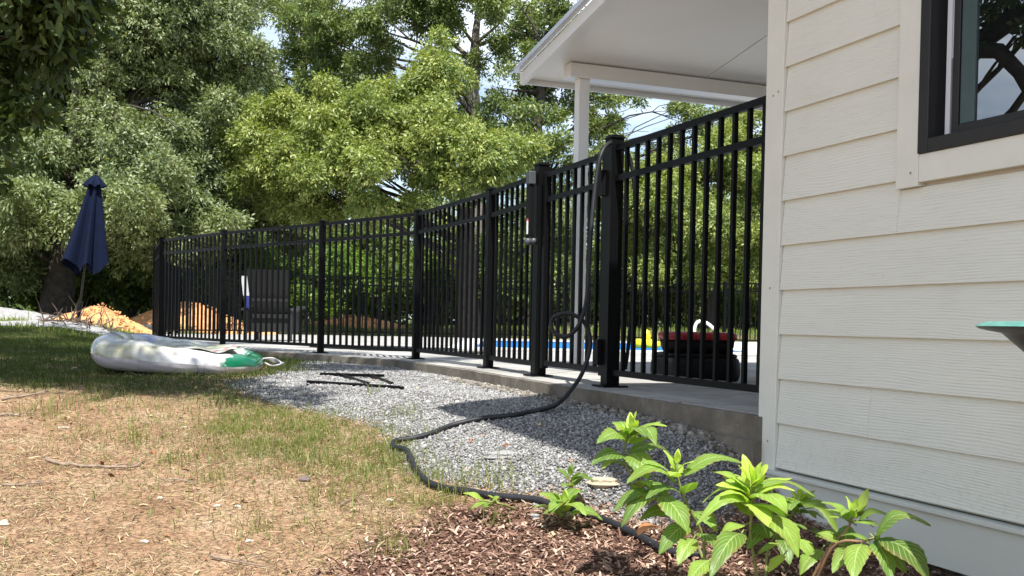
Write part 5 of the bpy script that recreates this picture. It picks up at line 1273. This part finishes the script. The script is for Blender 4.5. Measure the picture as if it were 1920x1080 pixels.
for i, (x, y, k_i, s__, lab) in enumerate(sp3):
    copy_tree(sh[k_i], (x, y, float(gh(x, y))), i * 2.1, s__, 'undergrowth shrub, ' + lab)

# near tree: its crown hangs over the yard and shades it; only its lowest twigs enter the picture
def over(px, py, h, r, rz=None):
    g = G(px, py); s_xy = SUN_DIR / SUN_DIR.z * h; p = g + Vector((s_xy.x, s_xy.y, h)); return (tuple(p), (r, r, rz or r * .5))
nl = [over(60, 690, 5.6, 1.1), over(200, 680, 5.8, 1.0), over(330, 672, 5.6, .8), over(-60, 700, 5.5, 1.2), over(100, 655, 6.2, 1.3), over(250, 650, 6.4, 1.1), over(0, 640, 6.2, 1.5), over(400, 728, 5.2, .55), over(250, 722, 5.2, .6), over(100, 715, 5.2, .7),
      over(490, 738, 5.2, .35), over(440, 665, 6.2, .7), over(640, 690, 5.4, .55), over(720, 693, 5.5, .5), over(800, 690, 5.7, .45), over(160, 625, 7, 1.6), over(-80, 625, 7, 1.8), over(340, 645, 6.8, 1.0), over(560, 672, 6.0, .7), over(870, 682, 6.0, .45), over(370, 710, 5.3, .45),
      lobe(40, 0, 8.6, .62), lobe(-60, 60, 8.8, .6), lobe(120, 10, 8.4, .38), lobe(90, 60, 8.7, .3), lobe(-20, 150, 8.6, .42), lobe(10, 235, 8.5, .2), lobe(50, 215, 8.6, .13), lobe(-100, 250, 8.8, .5), lobe(60, -80, 8.2, .8), lobe(-30, 330, 8.8, .22),
      ((-7.5, 6.0, 7.2), (1.6, 1.6, 1.2)), ((-8.8, 8, 7.0), (1.8, 1.8, 1.4)), ((-8.2, 7.5, 4.35), (.4, .4, .22)), ((-8.0, 7.65, 3.95), (.2, .2, .2)), ((-8.1, 7.0, 4.35), (.25, .25, .15)), ((-8.0, 6.75, 3.9), (.15, .15, .15)), ((-9, 4.5, 7), (1.6, 1.6, 1.2))]
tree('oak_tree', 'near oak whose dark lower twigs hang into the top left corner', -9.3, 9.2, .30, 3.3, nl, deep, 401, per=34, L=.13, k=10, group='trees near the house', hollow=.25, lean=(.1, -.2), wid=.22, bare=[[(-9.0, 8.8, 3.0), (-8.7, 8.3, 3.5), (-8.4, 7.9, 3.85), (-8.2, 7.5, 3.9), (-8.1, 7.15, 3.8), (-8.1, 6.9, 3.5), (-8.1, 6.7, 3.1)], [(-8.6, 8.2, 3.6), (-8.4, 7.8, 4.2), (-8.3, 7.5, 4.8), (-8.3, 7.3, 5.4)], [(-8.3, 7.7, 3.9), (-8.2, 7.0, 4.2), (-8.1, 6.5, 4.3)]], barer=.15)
# the far side of the neighbourhood wood, one closed mass of leaves behind everything
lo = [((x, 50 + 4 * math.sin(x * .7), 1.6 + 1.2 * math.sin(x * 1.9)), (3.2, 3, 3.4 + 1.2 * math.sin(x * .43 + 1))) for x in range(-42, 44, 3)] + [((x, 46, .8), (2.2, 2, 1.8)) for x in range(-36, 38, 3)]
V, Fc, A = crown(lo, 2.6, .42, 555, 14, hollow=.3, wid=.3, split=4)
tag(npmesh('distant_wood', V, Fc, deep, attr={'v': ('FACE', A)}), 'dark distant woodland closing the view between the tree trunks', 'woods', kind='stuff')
for i, (x, y, s__) in enumerate(((-34, 17, 1.0), (-38, 25, 1.2), (-33, 10, .9))):
    copy_tree(wood[i % 3], (x, y, float(gh(x, y))), i * 2., s__, 'woodland tree far out to the left, seen only mirrored in the window ' + ('at its middle', 'at its top', 'at its edge')[i])
